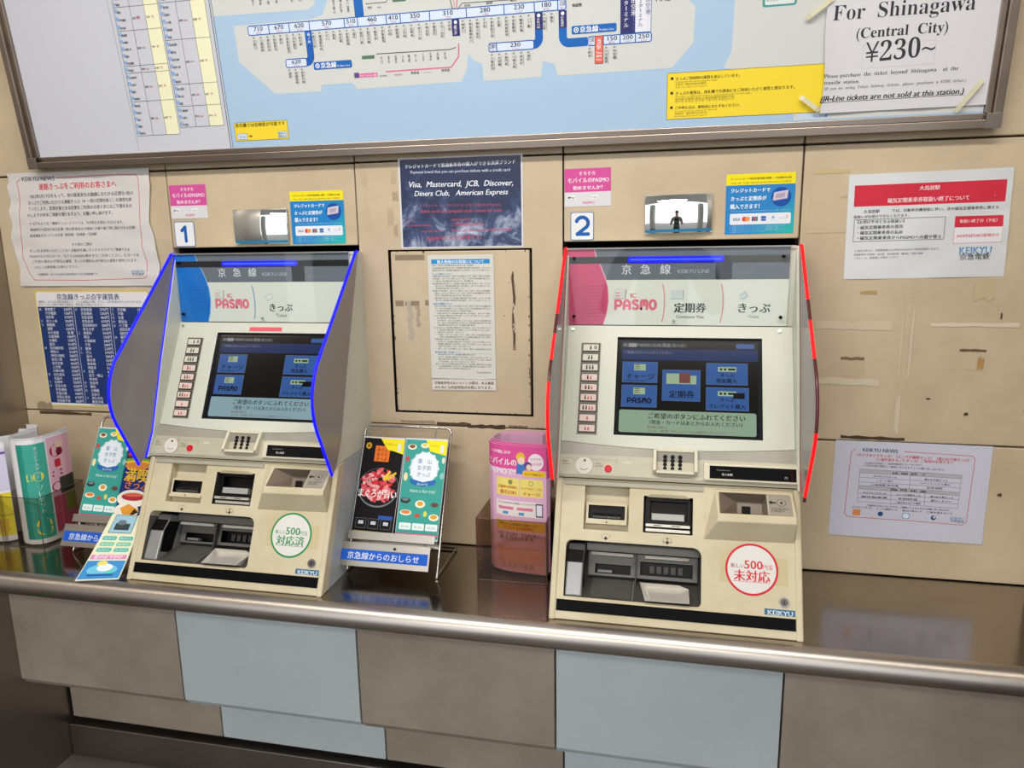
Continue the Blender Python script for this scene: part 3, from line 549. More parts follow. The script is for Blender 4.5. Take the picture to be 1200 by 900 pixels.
for ci, K in enumerate((K1, K2, K3)):
    x0 = 8 + ci*108
    if ci: s.rect(x0-3, 9, x0-2, 262, '#d7dbe6', 4)
    for i, e in enumerate(K.split(',')):
        y = 252 - i*10.02; kana = e[0] if 0x3040 < ord(e[0]) < 0x30a0 and len(e) > 5 else ''
        e = e[1:] if kana else e
        k = len(e)
        while k and e[k-1].isdigit(): k -= 1
        if '空港' in e: k = len(e)-3
        nme, fare = e[:k], e[k:]
        if kana: s.T(kana, x0, y, x0+8, y, '#e2e5ee', L=4)
        wn = min(44, 8.4*len(nme)); s.T(nme, x0+17, y, x0+17+wn, y, '#e2e5ee', bold=.015, L=4, H=8.6)
        if fare == '0': s.T('当 駅', x0+76, y, x0+96, y, '#e2e5ee', bold=.02, L=4)
        else: s.T(fare + '円', x0+74, y, x0+100, y, '#e2e5ee', bold=.01, L=4, H=9)
s.T('※羽田空港駅は省略してあります', 128, 4, 232, 4, '#66666e', L=4)
o = s.build('fare_table', wallframe(-1.592, 1.097)); tag(o, 'navy fare list panel with yellow border, partly hidden by the left privacy wing', 'sign')
# 3. pink stickers
def pink(name, M, lab):
    s = Sheet(98, 78, n=(1, 1), thick=.3); PK = '#d2559b'
    s.rect(0, 30, 98, 78, PK, 1)
    s.T('そろそろ', 30, 64.5, 66, 64.5, '#f7e9f2', bold=.05); s.T('モバイルのPASMO', 6, 49.5, 94, 49.5, '#f7e9f2', bold=.03, hs=1.1); s.T('始めませんか？', 18, 35, 86, 35, '#f7e9f2', bold=.05)
    s.rrect(6, 14, 24, 24, 2, '#cfcfd2', 1); s.rrect(6.6, 14.6, 23.4, 23.4, 1.6, '#eeeeee', 2); s.T('Pay', 12, 17, 21, 17, INK, L=3, bold=.03); s.disc(9.6, 19, 2.2, INK, 3, n=10)
    s.rrect(54, 14, 72, 24, 2, '#cfcfd2', 1); s.rrect(54.6, 14.6, 71.4, 23.4, 1.6, '#eeeeee', 2); s.T('G Pay', 56, 17, 69, 17, '#6a6d72', L=3, bold=.02)
    s.T('PASMO', 38, 5, 64, 5, PK, bold=.02)
    o = s.build('wall_sticker', M); tag(o, lab, 'sticker', 'pink mobile fare card stickers')
    return o
pink('p', wallframe(-1.1685, 1.571), 'pink and white sticker above the plate numbered 1, beside the crinkled news sheet')
pink('p', wallframe(-.2165, 1.575, .5), 'pink and white sticker above the plate numbered 2, beside the navy poster')
# 4. number plates
for n_, M, w_ in (('1', wallframe(-1.1645, 1.505), 54), ('2', wallframe(-.204, 1.505), 50)):
    s = Sheet(w_, 59, 'none'); s.rrect(0, 0, w_, 59, 5, '#4c79b0', 3); s.rrect(1.6, 1.6, w_-1.6, 57.4, 4, '#e6e8ea', 4)
    s.mb.add([(3,1,-1),(w_-3,1,-1),(w_,5,-1),(w_-1,55,-1),(w_-3,58,-1),(3,58,-1),(1,55,-1),(0,5,-1)], [tuple(range(8))], s.mt('#4c79b0'))
    if n_ == '1':
        def st(P, wd): s.line(P, wd, '#1d5fb0', 5); [s.disc(p[0], p[1], wd/2, '#1d5fb0', 5, n=12) for p in P]
        st([(20, 38), (29.5, 46), (29.5, 13)], 8)
    else:
        P = [(13, 40)] + [(25 - 12.5*math.cos(a), 36 + 12*math.sin(a)) for a in [math.radians(20 + 12*i) for i in range(18)]] + [(14.5, 13), (38, 13)]
        s.line(P, 7.4, '#1d5fb0', 5); [s.disc(p[0], p[1], 3.7, '#1d5fb0', 5, n=12) for p in P]
    o = s.build('number_plate', M); tag(o, ('white plate with blue numeral 1 over the blue-winged machine' if n_ == '1' else 'white plate with blue numeral 2 over the red-winged machine'), 'number plate', 'machine number plates')
# 5. convex mirrors
MIR = mat('mirror_glass', '#e8ece8', .015, metal=1)
for x, z, w_, h_, rot, lab in ((-1.0, 1.5085, .1365, .078, 0, 'small rectangular convex mirror above machine 1, beside the blue card sticker'), (-.0465, 1.516, .1345, .0765, .8, 'small rectangular convex mirror above machine 2 reflecting a dark figure')):
    e = empty('convex_mirror', (x, 0, z), lab, 'mirror', 'convex mirrors above the machines')
    m = MB(); m.M = wallframe(0, 0, rot); nx, ny = 20, 12; Rr = .20
    f = lambda a, c: .004 + math.sqrt(Rr*Rr - (a-w_/2)**2 - (c-h_/2)**2) - math.sqrt(Rr*Rr - (w_/2)**2 - (h_/2)**2)
    P = [(w_*i/nx, h_*j/ny, f(w_*i/nx, h_*j/ny)) for j in range(ny+1) for i in range(nx+1)]
    m.add(P, [(j*(nx+1)+i, j*(nx+1)+i+1, (j+1)*(nx+1)+i+1, (j+1)*(nx+1)+i) for j in range(ny) for i in range(nx)], MIR, True)
    o = m.build('mirror_face', e)
    m = MB(); m.M = wallframe(0, 0, rot); m.tube([(0,0,.004),(w_,0,.004),(w_,h_,.004),(0,h_,.004)], .0016, mat('mirror_rim', '#c9cbc4', .25, metal=.6), closed=True); m.box(0, w_, 0, h_, .0005, .0035, SILVER); m.build('mirror_rim', e)
    m = MB(); m.M = wallframe(0, 0, rot); k = 14
    P = [(w_*i/k, .002, f(w_*i/k, .002)+.0006) for i in range(k+1)] + [(w_*i/k, .0075, f(w_*i/k, .0075)+.0006) for i in range(k+1)]
    m.add(P, [(i, i+1, k+2+i, k+1+i) for i in range(k)], ink('#2c7fae')); m.build('label_strip', e, label='blue maker strip along the lower edge')
# 6. blue credit card stickers
GR = mat('blue_teal_gradient', '#0f86c4', .4); 
nt = GR.node_tree; tc = nt.nodes.new('ShaderNodeTexCoord'); sx = nt.nodes.new('ShaderNodeSeparateXYZ'); cr = nt.nodes.new('ShaderNodeValToRGB'); ad = nt.nodes.new('ShaderNodeMath'); ad.operation = 'SUBTRACT'
nt.links.new(tc.outputs['Generated'], sx.inputs[0]); nt.links.new(sx.outputs[0], ad.inputs[0]); nt.links.new(sx.outputs[2], ad.inputs[1]); nt.links.new(ad.outputs[0], cr.inputs[0]); nt.links.new(cr.outputs[0], nt.nodes['Principled BSDF'].inputs[0])
cr.color_ramp.elements[0].color = lin('#0c7fc6'); cr.color_ramp.elements[0].position = .25; cr.color_ramp.elements[1].color = lin('#18b5ab'); cr.color_ramp.elements[1].position = .95
def card(M, lab):
    s = Sheet(133, 119, GR, thick=.3); s.rect(0, 97, 133, 119, '#f2e11f', 1)
    s.T('クレジットカード発売対象券種や枚数・ご利用時の注意', 8, 107.5, 125, 107.5, '#4c4a1a', bold=.05); s.T('Train only. Credit cards are accepted from Dec. 10 (2023).', 9, 100, 125, 100, '#6a6520', bold=.02)
    s.T('クレジットカードで', 9, 83, 86, 83, '#f4fbff', bold=.05, hs=1.1); s.T('きっぷと定期券が', 9, 67, 79, 67, '#f4fbff', bold=.05, hs=1.1); s.T('購入できます！', 9, 51, 72, 51, '#f4fbff', bold=.05, hs=1.2)
    s.disc(107, 72, 19, '#1b4fa3', 1, n=28); s.poly([(92, 64), (119, 68), (121, 85), (94, 81)], '#8f8fa8', 2); s.poly([(91, 65), (118, 69), (120, 85), (93, 81)], '#ccc7d6', 3); s.poly([(96, 69), (113, 71.5), (114.5, 80), (97.5, 77.5)], '#b3a2ba', 4)
    s.T('You can purchase train tickets and commuter passes with a credit card.', 11, 45, 125, 45, '#a8dcf0')
    s.rrect(9, 19, 127, 41, 3, '#e4e9f3', 1)
    s.T('VISA', 14, 27, 29, 27, '#3a3f74', bold=.04, sl=.2); s.disc(37.5, 30, 4.8, '#d8493a', 2); s.disc(43.5, 30, 4.8, '#ef9a4a', 3)
    for i, c in enumerate(('#3a4f96', '#a83a4a', '#3f7a5a')): s.rrect(52+i*4, 25.5, 55.6+i*4, 34.5, 1, c, 2)
    s.rect(70, 25.5, 79.5, 35, '#2f5fb4', 2); s.T('AMEX', 70.6, 28.5, 79, 28.5, '#dfe8f6', L=3); s.disc(93, 32, 3, '#9ab0d0', 2); s.T('Diners Club', 87, 25.5, 99, 25.5, '#8a98b4'); s.T('DISCOVER', 105, 29, 122, 29, '#c98a86', bold=.02); s.disc(120, 34, 1.6, '#d9a04a', 3)
    for i in range(4): s.T('※ご利用いただけるクレジットカードについては駅係員にお尋ねください。'[:(34, 30, 34, 22)[i]], 9, 14-i*3.7, 9+(112, 100, 112, 70)[i], 14-i*3.7, '#9fd8e6')
    o = s.build('wall_sticker', M); tag(o, lab, 'sticker', 'blue credit card stickers')
card(wallframe(-.8555, 1.5065), 'blue and yellow credit card sticker above machine 1, left of the middle wall panel')
card(wallframe(.1145, 1.512, .4), 'blue and yellow credit card sticker above machine 2, near the red headed notice')
# 7. navy storm-cloud poster
CL = mat('navy_cloud_print', '#17264f', .25, coat=.15); nt = CL.node_tree; bs = nt.nodes['Principled BSDF']
tc = nt.nodes.new('ShaderNodeTexCoord'); n1 = nt.nodes.new('ShaderNodeTexNoise'); n1.inputs['Scale'].default_value = 14; n1.inputs['Detail'].default_value = 10; n1.inputs['Roughness'].default_value = .7; n1.inputs['Distortion'].default_value = .8
sx = nt.nodes.new('ShaderNodeSeparateXYZ'); mr = nt.nodes.new('ShaderNodeMapRange'); mr.inputs[1].default_value = .86; mr.inputs[2].default_value = .1; mr.inputs[3].default_value = -.22; mr.inputs[4].default_value = .02
ad = nt.nodes.new('ShaderNodeMath'); cr = nt.nodes.new('ShaderNodeValToRGB'); mp = nt.nodes.new('ShaderNodeMapping')
nt.links.new(tc.outputs['Object'], n1.inputs['Vector']); nt.links.new(tc.outputs['Generated'], sx.inputs[0]); nt.links.new(sx.outputs[2], mr.inputs[0]); nt.links.new(n1.outputs['Fac'], ad.inputs[0]); nt.links.new(mr.outputs[0], ad.inputs[1]); nt.links.new(ad.outputs[0], cr.inputs[0]); nt.links.new(cr.outputs[0], bs.inputs['Base Color'])
cr.color_ramp.elements[0].position = .38; cr.color_ramp.elements[0].color = lin('#14224a'); cr.color_ramp.elements[1].position = .66; cr.color_ramp.elements[1].color = lin('#b9c2d8')
e_ = cr.color_ramp.elements.new(.48); e_.color = lin('#33456f')
s = Sheet(281, 196, mat('bright_paper'), thick=.3); s.rect(4, 3, 277, 193, CL, 1)
s.T('クレジットカードで普通乗車券の購入ができる決済ブランド', 15.2, 174.2, 266.6, 175.9, '#e9eef8', bold=.035)
s.T('Payment brand that you can purchase tickets with a credit card', 27.8, 162.5, 253.7, 160.5, '#c9d2e6', bold=.02)
s.T('Visa,  Mastercard,  JCB,  Discover,', 21.3, 133.5, 260.0, 130.5, '#eef2fa', bold=.02, sl=.25)
s.T('Diners Club,   American Express', 34.1, 114.0, 247.6, 112.3, '#eef2fa', bold=.02, sl=.25)
for t, a, c in (('※デビットカード・プリペイドカードはご利用いただけません。', (47.5, 90.8), (238.1, 88.2)), ('Debit cards and prepaid cards cannot be used.', (46.9, 77.5), (235.3, 76.0)), ('お取扱い内容 発売額', (11.1, 58.9), (35.3, 59.1)), ('普通乗車券 定期券', (118.8, 58.5), (163.7, 59.4)), ('ご利用時間 始発から', (118.4, 47.4), (194.4, 47.8)), ('対象 普通乗車券 定期乗車券', (12.7, 48.4), (72.9, 48.3)), ('対応券売機 1号機 2号機', (48.4, 35.0), (100.2, 35.5)), ('Please ask the station staff for details', (118.0, 34.5), (255.5, 35.6)), ('暗証番号の入力が必要です。', (59.7, 16.8), (193.8, 20.2))):
    s.T(t, *a, *c, '#b5506c', bold=.03)
o = s.build('card_poster', wallframe(-.588, 1.493)); tag(o, 'navy poster with cloud picture listing accepted payment cards, above the wall hatch', 'poster')
# 8. tall privacy notice and the strip below
s = Sheet(153, 281, mat('cream_paper', '#d4d4cc', .5), thick=.4)
s.rect(9, 261, 144, 271, '#2f8fce', 1); s.T('個人情報のお取扱いについて', 22, 262.5, 132, 262.5, '#eef6fc', bold=.04)
LN = '当社は、お客さまの個人情報を適切に取り扱うため、個人情報の保護に関する法令を遵守し、以下のとおり利用いたします。'
y = 256; i = 0
HD = {3: 'きっぷの取扱いについて', 15: 'PASMO情報について', 35: '個人情報の開示、訂正等について'}
while y > 22:
    if i in HD: y -= 2.5; s.T(HD[i], 10, y, 10+len(HD[i])*4.1, y, '#3f8ac0', bold=.04); s.rect(10, y-1.6, 144, y-1.2, '#6aa3cc', 1); y -= 5.5
    else:
        ind = 0 if i < 8 or i % 5 == 0 else (8 if i > 18 else 4); e = 144 if i % 3 else R.uniform(70, 120)
        k = max(6, int((e-10-ind)/3.3)); s.T((LN*2)[(i*7) % 40:(i*7) % 40 + k], 10+ind, y, e, y, '#5a5b60', H=3.9); y -= 5.2 if i % 3 else 5.8
    i += 1
s.T('京浜急行電鉄株式会社', 108, 14, 143, 14, '#5a5b60')
o = s.build('paper_notice', wallframe(-.5275, 1.197, 0, -.0022)); tag(o, 'tall narrow white notice of dense small print stuck on the wall hatch', 'notice')
s = Sheet(155, 27, mat('cream_paper'), thick=.3); s.rect(.8, .8, 154.2, 26.2, '#ab9896', 1); s.rect(1.8, 1.8, 153.2, 25.2, '#dcd6cd', 2)
s.T('定期乗車券お払いもどしの際は、本人確認', 7, 15, 149, 15, '#56443f', bold=.06, L=3); s.T('のために公的証明書が必要になります。', 7, 4.5, 149, 4.5, '#56443f', bold=.06, L=3)
o = s.build('label_strip', wallframe(-.528, 1.168, 1, -.0022)); tag(o, 'small two-line label under the tall notice on the wall hatch', 'label')
# 9. red headed notice
s = Sheet(288, 203, mat('laminated_white', '#d4d8da', .25, coat=.6, bump=.25, scale=9), n=(36, 26), thick=.6); s.sub = 6; RB = '#cf3145'
s.poly([(11.3, 141.5), (278.2, 140.9), (278.1, 181.6), (11.5, 182.1)], RB, 1)
s.T('大鳥居駅', 127.4, 168.8, 164.1, 168.8, '#f3d9dc', bold=.04); s.T('磁気定期乗車券取扱い終了について', 72.1, 147.1, 217.1, 147.2, '#f3d9dc', bold=.04, hs=1.1)
s.T('大鳥居駅', 29.6, 129.0, 59.2, 128.9, INK, bold=.03); s.T('では、自動券売機更新に伴い、次の磁気定期乗車券に関する', 80.6, 129.1, 269.3, 128.3, INK, bold=.03)
s.T('取扱いがお受けできなくなります。', 12.2, 119.3, 117.0, 119.3, INK, bold=.03)
s.box_line(14.0, 74.0, 177.4, 116.3, 1, '#54565c')
for t, a, c in (('【お受け不可となる取扱い】', (15.5, 109.2), (109.5, 108.6)), ('・磁気定期乗車券の発売', (17.8, 98.0), (103.5, 97.9)), ('・磁気定期乗車券の払戻', (18.3, 87.9), (103.6, 87.2)), ('・磁気定期乗車券からPASMOへの載せ替え', (18.2, 77.5), (173.8, 76.1))): s.T(t, *a, *c, INK, bold=.04)
s.poly([(193.9, 64.2), (278.2, 65.1), (277.6, 115.9), (194.4, 116.7)], '#c9a0a6', 1); s.poly([(195.1, 65.6), (277.2, 66.2), (277.5, 94.6), (195.1, 95.4)], '#e2e2e5', 2); s.poly([(195.1, 95.4), (277.9, 94.6), (277.6, 115.9), (194.4, 116.7)], RB, 2)
s.T('取扱い終了日（予定）', 202.8, 104.2, 272.3, 104.4, '#f3d9dc', bold=.03, L=3); s.T('2024年8月28日始発から', 199.5, 76.3, 273.7, 76.7, RB, bold=.04, L=3)
for t, a, c in (('※現在お持ちの、定期乗車券はお手持ちのPASMOへ有効期間満了日まで', (17.4, 54.0), (169.9, 54.3)), ('定期乗車券の取扱駅：品川駅、京急蒲田駅、横浜駅、京急川崎駅', (16.5, 46.7), (142.5, 46.2)), ('くわしくは、駅係員にお尋ねください', (16.9, 39.4), (98.9, 40.2))): s.T(t, *a, *c, '#55575e')
keikyu(s, 205.8, 44.4, 263.3, 57.9, '#1a78b8', stripe='#e2e6e8'); s.T('京急電鉄', 207.3, 33.7, 260.8, 34.1, '#3c3f46', bold=.02); s.rect(206.8, 32.3, 260.9, 32.3, '#3c3f46', 2); s.rect(206.1, 40.9, 262.5, 40.4, '#3c3f46', 2)
def lw(x, y, z): return (x, y, z + 1.2 + .9*math.sin(x*.04)*math.sin(y*.05+1) + 1.6*max(0, (x-260)/28)*abs(math.sin(y*.05)))
o = s.build('laminated_notice', frame((0.34850, 0.00000, 1.41950), (0.99988, 0.00000, 0.01571), (-0.01571, 0.00000, 0.99988)), warp=lw); tag(o, 'laminated white notice with a red header band, upper right of machine 2', 'notice')
m = MB(); m.box(.272, .301, -.0009, -.0002, 1.62, 1.622, mat('old_tape', '#b9a77c', .4)); 
# 10. lower right news sheet
s = Sheet(297, 210, mat('cool_white_paper', '#cbcddb', .45), n=(36, 26), thick=.3); s.sub = 6
P = [(134.7, 190.8), (261.0, 188.2), (266.6, 181.1), (263.6, 46.6), (256.1, 39.4), (35.2, 42.9), (28.6, 49.3), (32.4, 185.7), (40.1, 193.6)]
s.line(P, 1.1, '#c9405a', 1)
s.T('KEIKYU NEWS', 53.5, 188.0, 121.9, 187.3, '#24406e', bold=.03)
s.T('（みさきまぐろきっぷ）（よこすか満喫きっぷ）（葉山女子旅きっぷ）', 39.0, 177.7, 260.8, 176.0, '#cf3145', bold=.03, hs=1.05); s.T('（三浦半島まるごときっぷ）ご利用のお客さまへ', 76.6, 169.2, 228.1, 170.1, '#cf3145', bold=.03)
s.T('下記施設は営業終了、営業時間変更となっております。', 58.6, 161.1, 173.6, 161.9, '#4a4c54'); s.T('ご利用の際は事前にご確認いただきますようお願い申しあげます。', 58.2, 155.6, 216.4, 153.9, '#4a4c54')
TX = lambda a, c: (a, c)
for q in (((52.2, 141.4), (52.0, 149.0), (245.7, 146.5), (245.7, 139.1)), ((51.1, 105.8), (51.3, 113.4), (243.9, 109.2), (243.5, 102.6))): s.poly([q[0], q[3], q[2], q[1]], '#b3b4ba', 1)
for a, c in (((52.0, 149.4), (245.6, 146.9)), ((52.2, 141.4), (245.7, 139.1)), ((52.2, 131.3), (245.2, 129.2)), ((51.8, 121.5), (244.7, 119.2)), ((51.6, 113.4), (244.2, 109.7)), ((51.5, 105.8), (244.2, 102.6)), ((51.4, 96.0), (244.3, 94.3)), ((51.4, 86.1), (244.2, 84.3)), ((51.3, 77.6), (244.4, 74.7)), ((52.0, 149.4), (51.3, 77.6)), ((245.6, 146.9), (244.4, 74.7)), ((149.2, 141.0), (150.2, 112.6)), ((115.9, 104.2), (117.0, 76.7)), ((180.3, 103.2), (181.6, 75.9))): s.line([a, c], .6, '#6a6c74', 2)
for t, a, c in (('休 館 終 了', (113.9, 141.5), (181.5, 142.0)), ('葉山女子旅きっぷ', (177.0, 131.8), (220.3, 131.8)), ('みさきまぐろきっぷ', (78.2, 133.6), (124.2, 132.9)), ('レガーレ 葉山', (85.7, 123.9), (117.2, 124.1)), ('スケッチハウス葉山', (168.7, 123.0), (226.5, 123.1)), ('三崎海業 魚市場', (75.2, 114.4), (129.1, 114.7)), ('京急油壺', (182.2, 113.8), (213.0, 114.0)), ('臨 時 休 業', (113.9, 106.2), (184.8, 104.7)),
    ('みさきまぐろきっぷ', (61.6, 96.6), (107.2, 96.5)), ('よこすか満喫きっぷ', (126.9, 96.0), (172.9, 95.6)), ('葉山女子旅きっぷ', (191.1, 95.5), (234.5, 95.3)), ('観光船乗場', (58.5, 87.4), (109.5, 87.3)), ('軍港資料館', (130.3, 86.9), (168.2, 86.9)), ('葉山しおさい', (192.7, 86.8), (233.5, 86.9)), ('三浦半島まるごと施設', (125.4, 78.1), (174.4, 78.8)), ('ご迷惑をおかけいたしますが、ご理解いただきますようお願い申しあげます。', (69.4, 68.5), (233.6, 67.7)),
    ('みさきまぐろきっぷ', (42.5, 63.2), (81.1, 63.2)), ('よこすか満喫きっぷ', (89.8, 62.1), (131.6, 62.0)), ('葉山女子旅きっぷ', (140.9, 61.3), (177.8, 61.3)), ('三浦半島まるごと', (186.9, 61.1), (237.8, 61.2))): s.T(t, *a, *c, '#44464e', bold=.03, H=min(4.6, 6.5) if t[1] != ' ' else 5.2)
s.rect(44.4, 47.0, 59.8, 60.1, '#e08a4a', 2); s.disc(99.1, 52.9, 5.2, '#2f4f7a', 2); s.rrect(141.2, 45.1, 156.0, 58.1, 4, '#7aa0cc', 2); s.rrect(142.5, 46.5, 154.6, 56.7, 4, '#dfe4f0', 3); s.disc(201.4, 51.1, 5, '#34507e', 2); s.disc(202.7, 52.4, 2.6, '#c9cfe0', 3)
keikyu(s, 232.5, 47.8, 258.5, 55.5, '#5b8fc0', stripe='#d6d8e4'); s.T('京急電鉄', 233.6, 44.1, 258.9, 44.2, '#6a6c74')
o = s.build('news_sheet', frame((0.35500, 0.00000, 0.87550), (0.99999, 0.00000, -0.00349), (0.00349, 0.00000, 0.99999)), warp=lambda x, y, z: (x, y, z+1.0+.5*math.sin(x*.03)+2.2*max(0, 1-y/40.)*abs(math.sin(x*.012)))); tag(o, 'clean white news sheet with table and thin red border, lower right of machine 2', 'notice')
# ================================================================ ticket machines
LB = mat('led_blue', '#0606ff', emit=3.2); LBC = mat('led_blue_core', '#2038ff', emit=5); LR = mat('led_red', '#ff0a12', emit=2.6); LRD = mat('led_red_off', '#5b2a2c', .3)
BLK = mat('black_strip', '#08080a', .5, spec=.08)
P0 = Vector((0, -.305, .002)); VV = Vector((0, .262, .535)).normalized(); NN = Vector((0, -VV.z, VV.y))
SL = frame(P0, (1, 0, 0), VV)
def sl(z): # y of the slanted front at local height z
    return -.305 + (z-.002)*.262/.535
def machine(x0, kind):
    blue = kind == 1
    lab = ('cream ticket machine number 1 with blue lit privacy wings and green round sticker' if blue else 'cream ticket machine number 2 with red lit privacy wings and red round sticker')
    t = empty('ticket_machine', (x0, 0, .788), lab, 'ticket machine', 'ticket vending machines on the counter')
    # lower housing
    m = MB(); m.M = SL
    H1 = (.056, .144, .172, .259, .022, CREAM, CREAM); H2 = (.172, .266, .173, .244, .045, GREYD, BLACK); H4 = (.3155, .4435, .2175, .258, .03, DARK, DARK); H3 = (.024, .283, .042, .150, .098, mat('recess_grey', '#5d5b56', .3), mat('recess_back', '#6b6963', .3))
    m.plate(.010, .452, 0, .273, [H1, H2, H3, H4], CREAM)
    for cx, cy, sx_, r__ in ((.283, .150, -1, .016), (.024, .150, 1, .011), (.283, .042, -1, .008)):
        sy_ = -1 if cy > .1 else 1; c0 = (cx+sx_*r__, cy+sy_*r__)
        A_ = [(c0[0]-sx_*r__*math.cos(q), c0[1]-sy_*r__*math.sin(q)) for q in [math.pi/2*i/6 for i in range(7)]]
        P_ = [(cx, cy)] + A_; k_ = len(P_)
        m.add([(x, y, .0002) for x, y in P_] + [(x, y, -.03) for x, y in P_], [tuple(range(k_)), tuple(range(k_, 2*k_))[::-1]] + [(i, (i+1) % k_, k_+(i+1) % k_, k_+i) for i in range(k_)], CREAM)
    m.M = Matrix.Identity(4)
    m.prism([(-.300, .0), (sl(.247)+.004, .247), (.01, .247), (.01, .0)][::-1], .004, .010, CREAM); m.prism([(-.300, .0), (sl(.247)+.004, .247), (.01, .247), (.01, .0)][::-1], .452, .458, CREAM)
    m.box(.006, .456, -.303, .01, 0, .003, CREAM); m.box(.01, .452, -.005, .01, .003, .247, CREAM); m.box(.008, .454, -.186, .01, .244, .2475, CREAM)
    m.build('lower_housing', t, fix=True)
    for a, c in ((-.002, .0105), (.4505, .463)):
        m = MB(); m.prism([(-.3085, 0), (sl(.247)-.004, .2485), (sl(.247)+.026, .2485), (-.274, 0)][::-1], a, c, CREAM); m.build('side_cheek', t, bevel=.003)
        m = MB(); m.prism([(-.276, .0005), (sl(.247)+.024, .2475), (.01, .2475), (.01, .0005)][::-1], a+.001, c-.001, SIDE); m.build('side_panel', t, label='pale grey side panel')
    # left compartment: slanted moulding above slots
    m = MB(); m.M = SL
    m.box(.014, .285, .258, .2665, .000, .0035, mat('worn_roller', '#aaa594', .3)); m.build('slot_trim', t, bevel=.001)
    # ticket card slot
    m = MB(); m.M = SL; m.plate(.060, .140, .189, .226, [(.064, .136, .194, .221, .012, BLACK, BLACK)], CREAM, z=-.006); m.box(.060, .140, .184, .189, -.016, -.002, CREAM); m.box(.1, .102, .186, .1895, -.002, -.0012, BLACK)
    m.box(.060, .140, .189, .226, -.021, -.0185, CREAM)
    o = m.build('card_slot', t, bevel=.0008)
    m = MB(); m.M = SL; m.box(.072, .128, .1965, .206, -.017, -.006, clear('smoked_lip', '#d0d2cf')); m.box(.073, .127, .1965, .2, -.0165, -.007, GREYP); m.build('slot_lip', o)
    # banknote / card unit
    m = MB(); m.M = SL; m.plate(.176, .262, .192, .241, [(.184, .256, .198, .236, .018, BLACK, BLACK)], BLACK, z=-.012); m.box(.176, .262, .192, .241, -.044, -.031, BLACK)
    m.add([(.178,.242,.0),(.26,.242,.0),(.252,.2475,.004),(.186,.2475,.004),(.178,.242,-.01),(.26,.242,-.01)], [(0,1,2,3),(4,5,1,0)], CREAM)
    o = m.build('banknote_slot', t, bevel=.0006)
    m = MB(); m.M = SL; m.box(.188, .25, .199, .2115, -.022, -.008, mat('translucent_lip', '#9fa29c', .2)); m.build('slot_lip', o)
    m = MB(); m.M = SL; m.box(.177, .261, .185, .1905, -.02, .002, mat('roller_silver', '#b8b5ab', .25, metal=.3)); m.box(.177, .261, .176, .182, -.03, -.004, mat('roller_silver')); m.box(.192, .207, .187, .1885, .002, .0026, BLACK); m.box(.226, .242, .187, .1885, .002, .0026, BLACK); m.build('roller', o, bevel=.0006)
    # arrows printed under the slots
    s = Sheet(1, 1, 'none', step=.1)
    for cx, cy in ((101, 157), (219, 157)):
        if cx > 200: s.build('slot_marking', SL, t); s = Sheet(1, 1, 'none', step=.1)
        s.line([(cx-8, cy+7), (cx-8, cy+1.5), (cx-5, cy+1)], .6, '#55513f'); s.line([(cx-5, cy+7.6), (cx+5, cy+7.6)], .6, '#55513f'); s.line([(cx+5, cy+1), (cx+8, cy+1.5), (cx+8, cy+7)], .6, '#55513f')
        s.poly([(cx-4.5, cy-2), (cx+4.5, cy-2), (cx, cy+4)], '#33302a'); s.rect(cx-1, cy-4, cx+1, cy, '#33302a')
        if cx > 200: s.T('¥', cx-1.8, cy+4.2, cx+1.8, cy+4.2, '#33302a', bold=.03); s.rect(cx-9, cy-1, cx-5, cy+.2, '#55513f'); s.rect(cx+5, cy-1, cx+9, cy+.2, '#55513f')
    s.build('slot_marking', SL, t)
    # payout recess contents
    m = MB(); m.M = SL; G_ = mat('recess_grey')
    m.plate(.064, .158, .086, .133, [(.0775, .149, .0905, .109, .02, BLACK, BLACK)], G_, z=-.066); m.plate(.160, .279, .086, .133, [(.1675, .27, .0925, .119, .02, BLACK, BLACK)], G_, z=-.066)
    m.box(.060, .282, .1335, .1495, -.08, -.05, mat('recess_hood', '#6a6761', .3)); m.box(.158, .1605, .044, .134, -.08, -.052, GREYD)
    o = m.build('payout_unit', t, bevel=.0008)
    for a, c in ((.070, .154), (.177, .262)):
        m = MB(); m.M = SL; m.prism([(.1255, -.066), (.1255, -.05), (.1275, -.047), (.1315, -.05), (.1325, -.066)], a, c, mat('worn_white_lip', '#e6e3d8', .3)); m.build('slot_lip', o, bevel=.0008)
    m = MB(); m.M = SL
    m.box(.083, .112, .0925, .0975, -.078, -.064, GREYP); m.build('slot_shutter', o)
    m = MB(); m.M = SL
    for i in range(5): m.box(.186+i*.014, .195+i*.014, .098, .112, -.086, -.078, GREYD)
    m.build('slot_grille', o)
    # sloping floor of the recess: ticket tray and coin cup
    m = MB(); m.M = SL; fz = lambda v: -(v-.042)*1.95
    def onf(a, b_, c, d, h, mt_): m.add([(a, c, fz(c)+h), (b_, c, fz(c)+h), (b_, d, fz(d)+h), (a, d, fz(d)+h)], [(0,1,2,3)], mt_)
    onf(.024, .283, .0425, .084, 0, mat('recess_floor', '#4c4a46', .22)); onf(.074, .152, .046, .0815, .0008, mat('tray_grey', '#5a5955', .2)); onf(.066, .157, .0815, .0835, .003, GREYP); onf(.1545, .1575, .0435, .083, .004, GREYP)
    m.build('ticket_tray', t)
    m = MB(); m.M = SL; A = [(.183, .0455), (.262, .047), (.258, .0725), (.245, .0785), (.168, .0775)]; Bq = [(.190, .050), (.246, .0505), (.243, .0695), (.179, .0705)]
    CUP = mat('coin_cup', '#dedad2', .22, metal=.3)
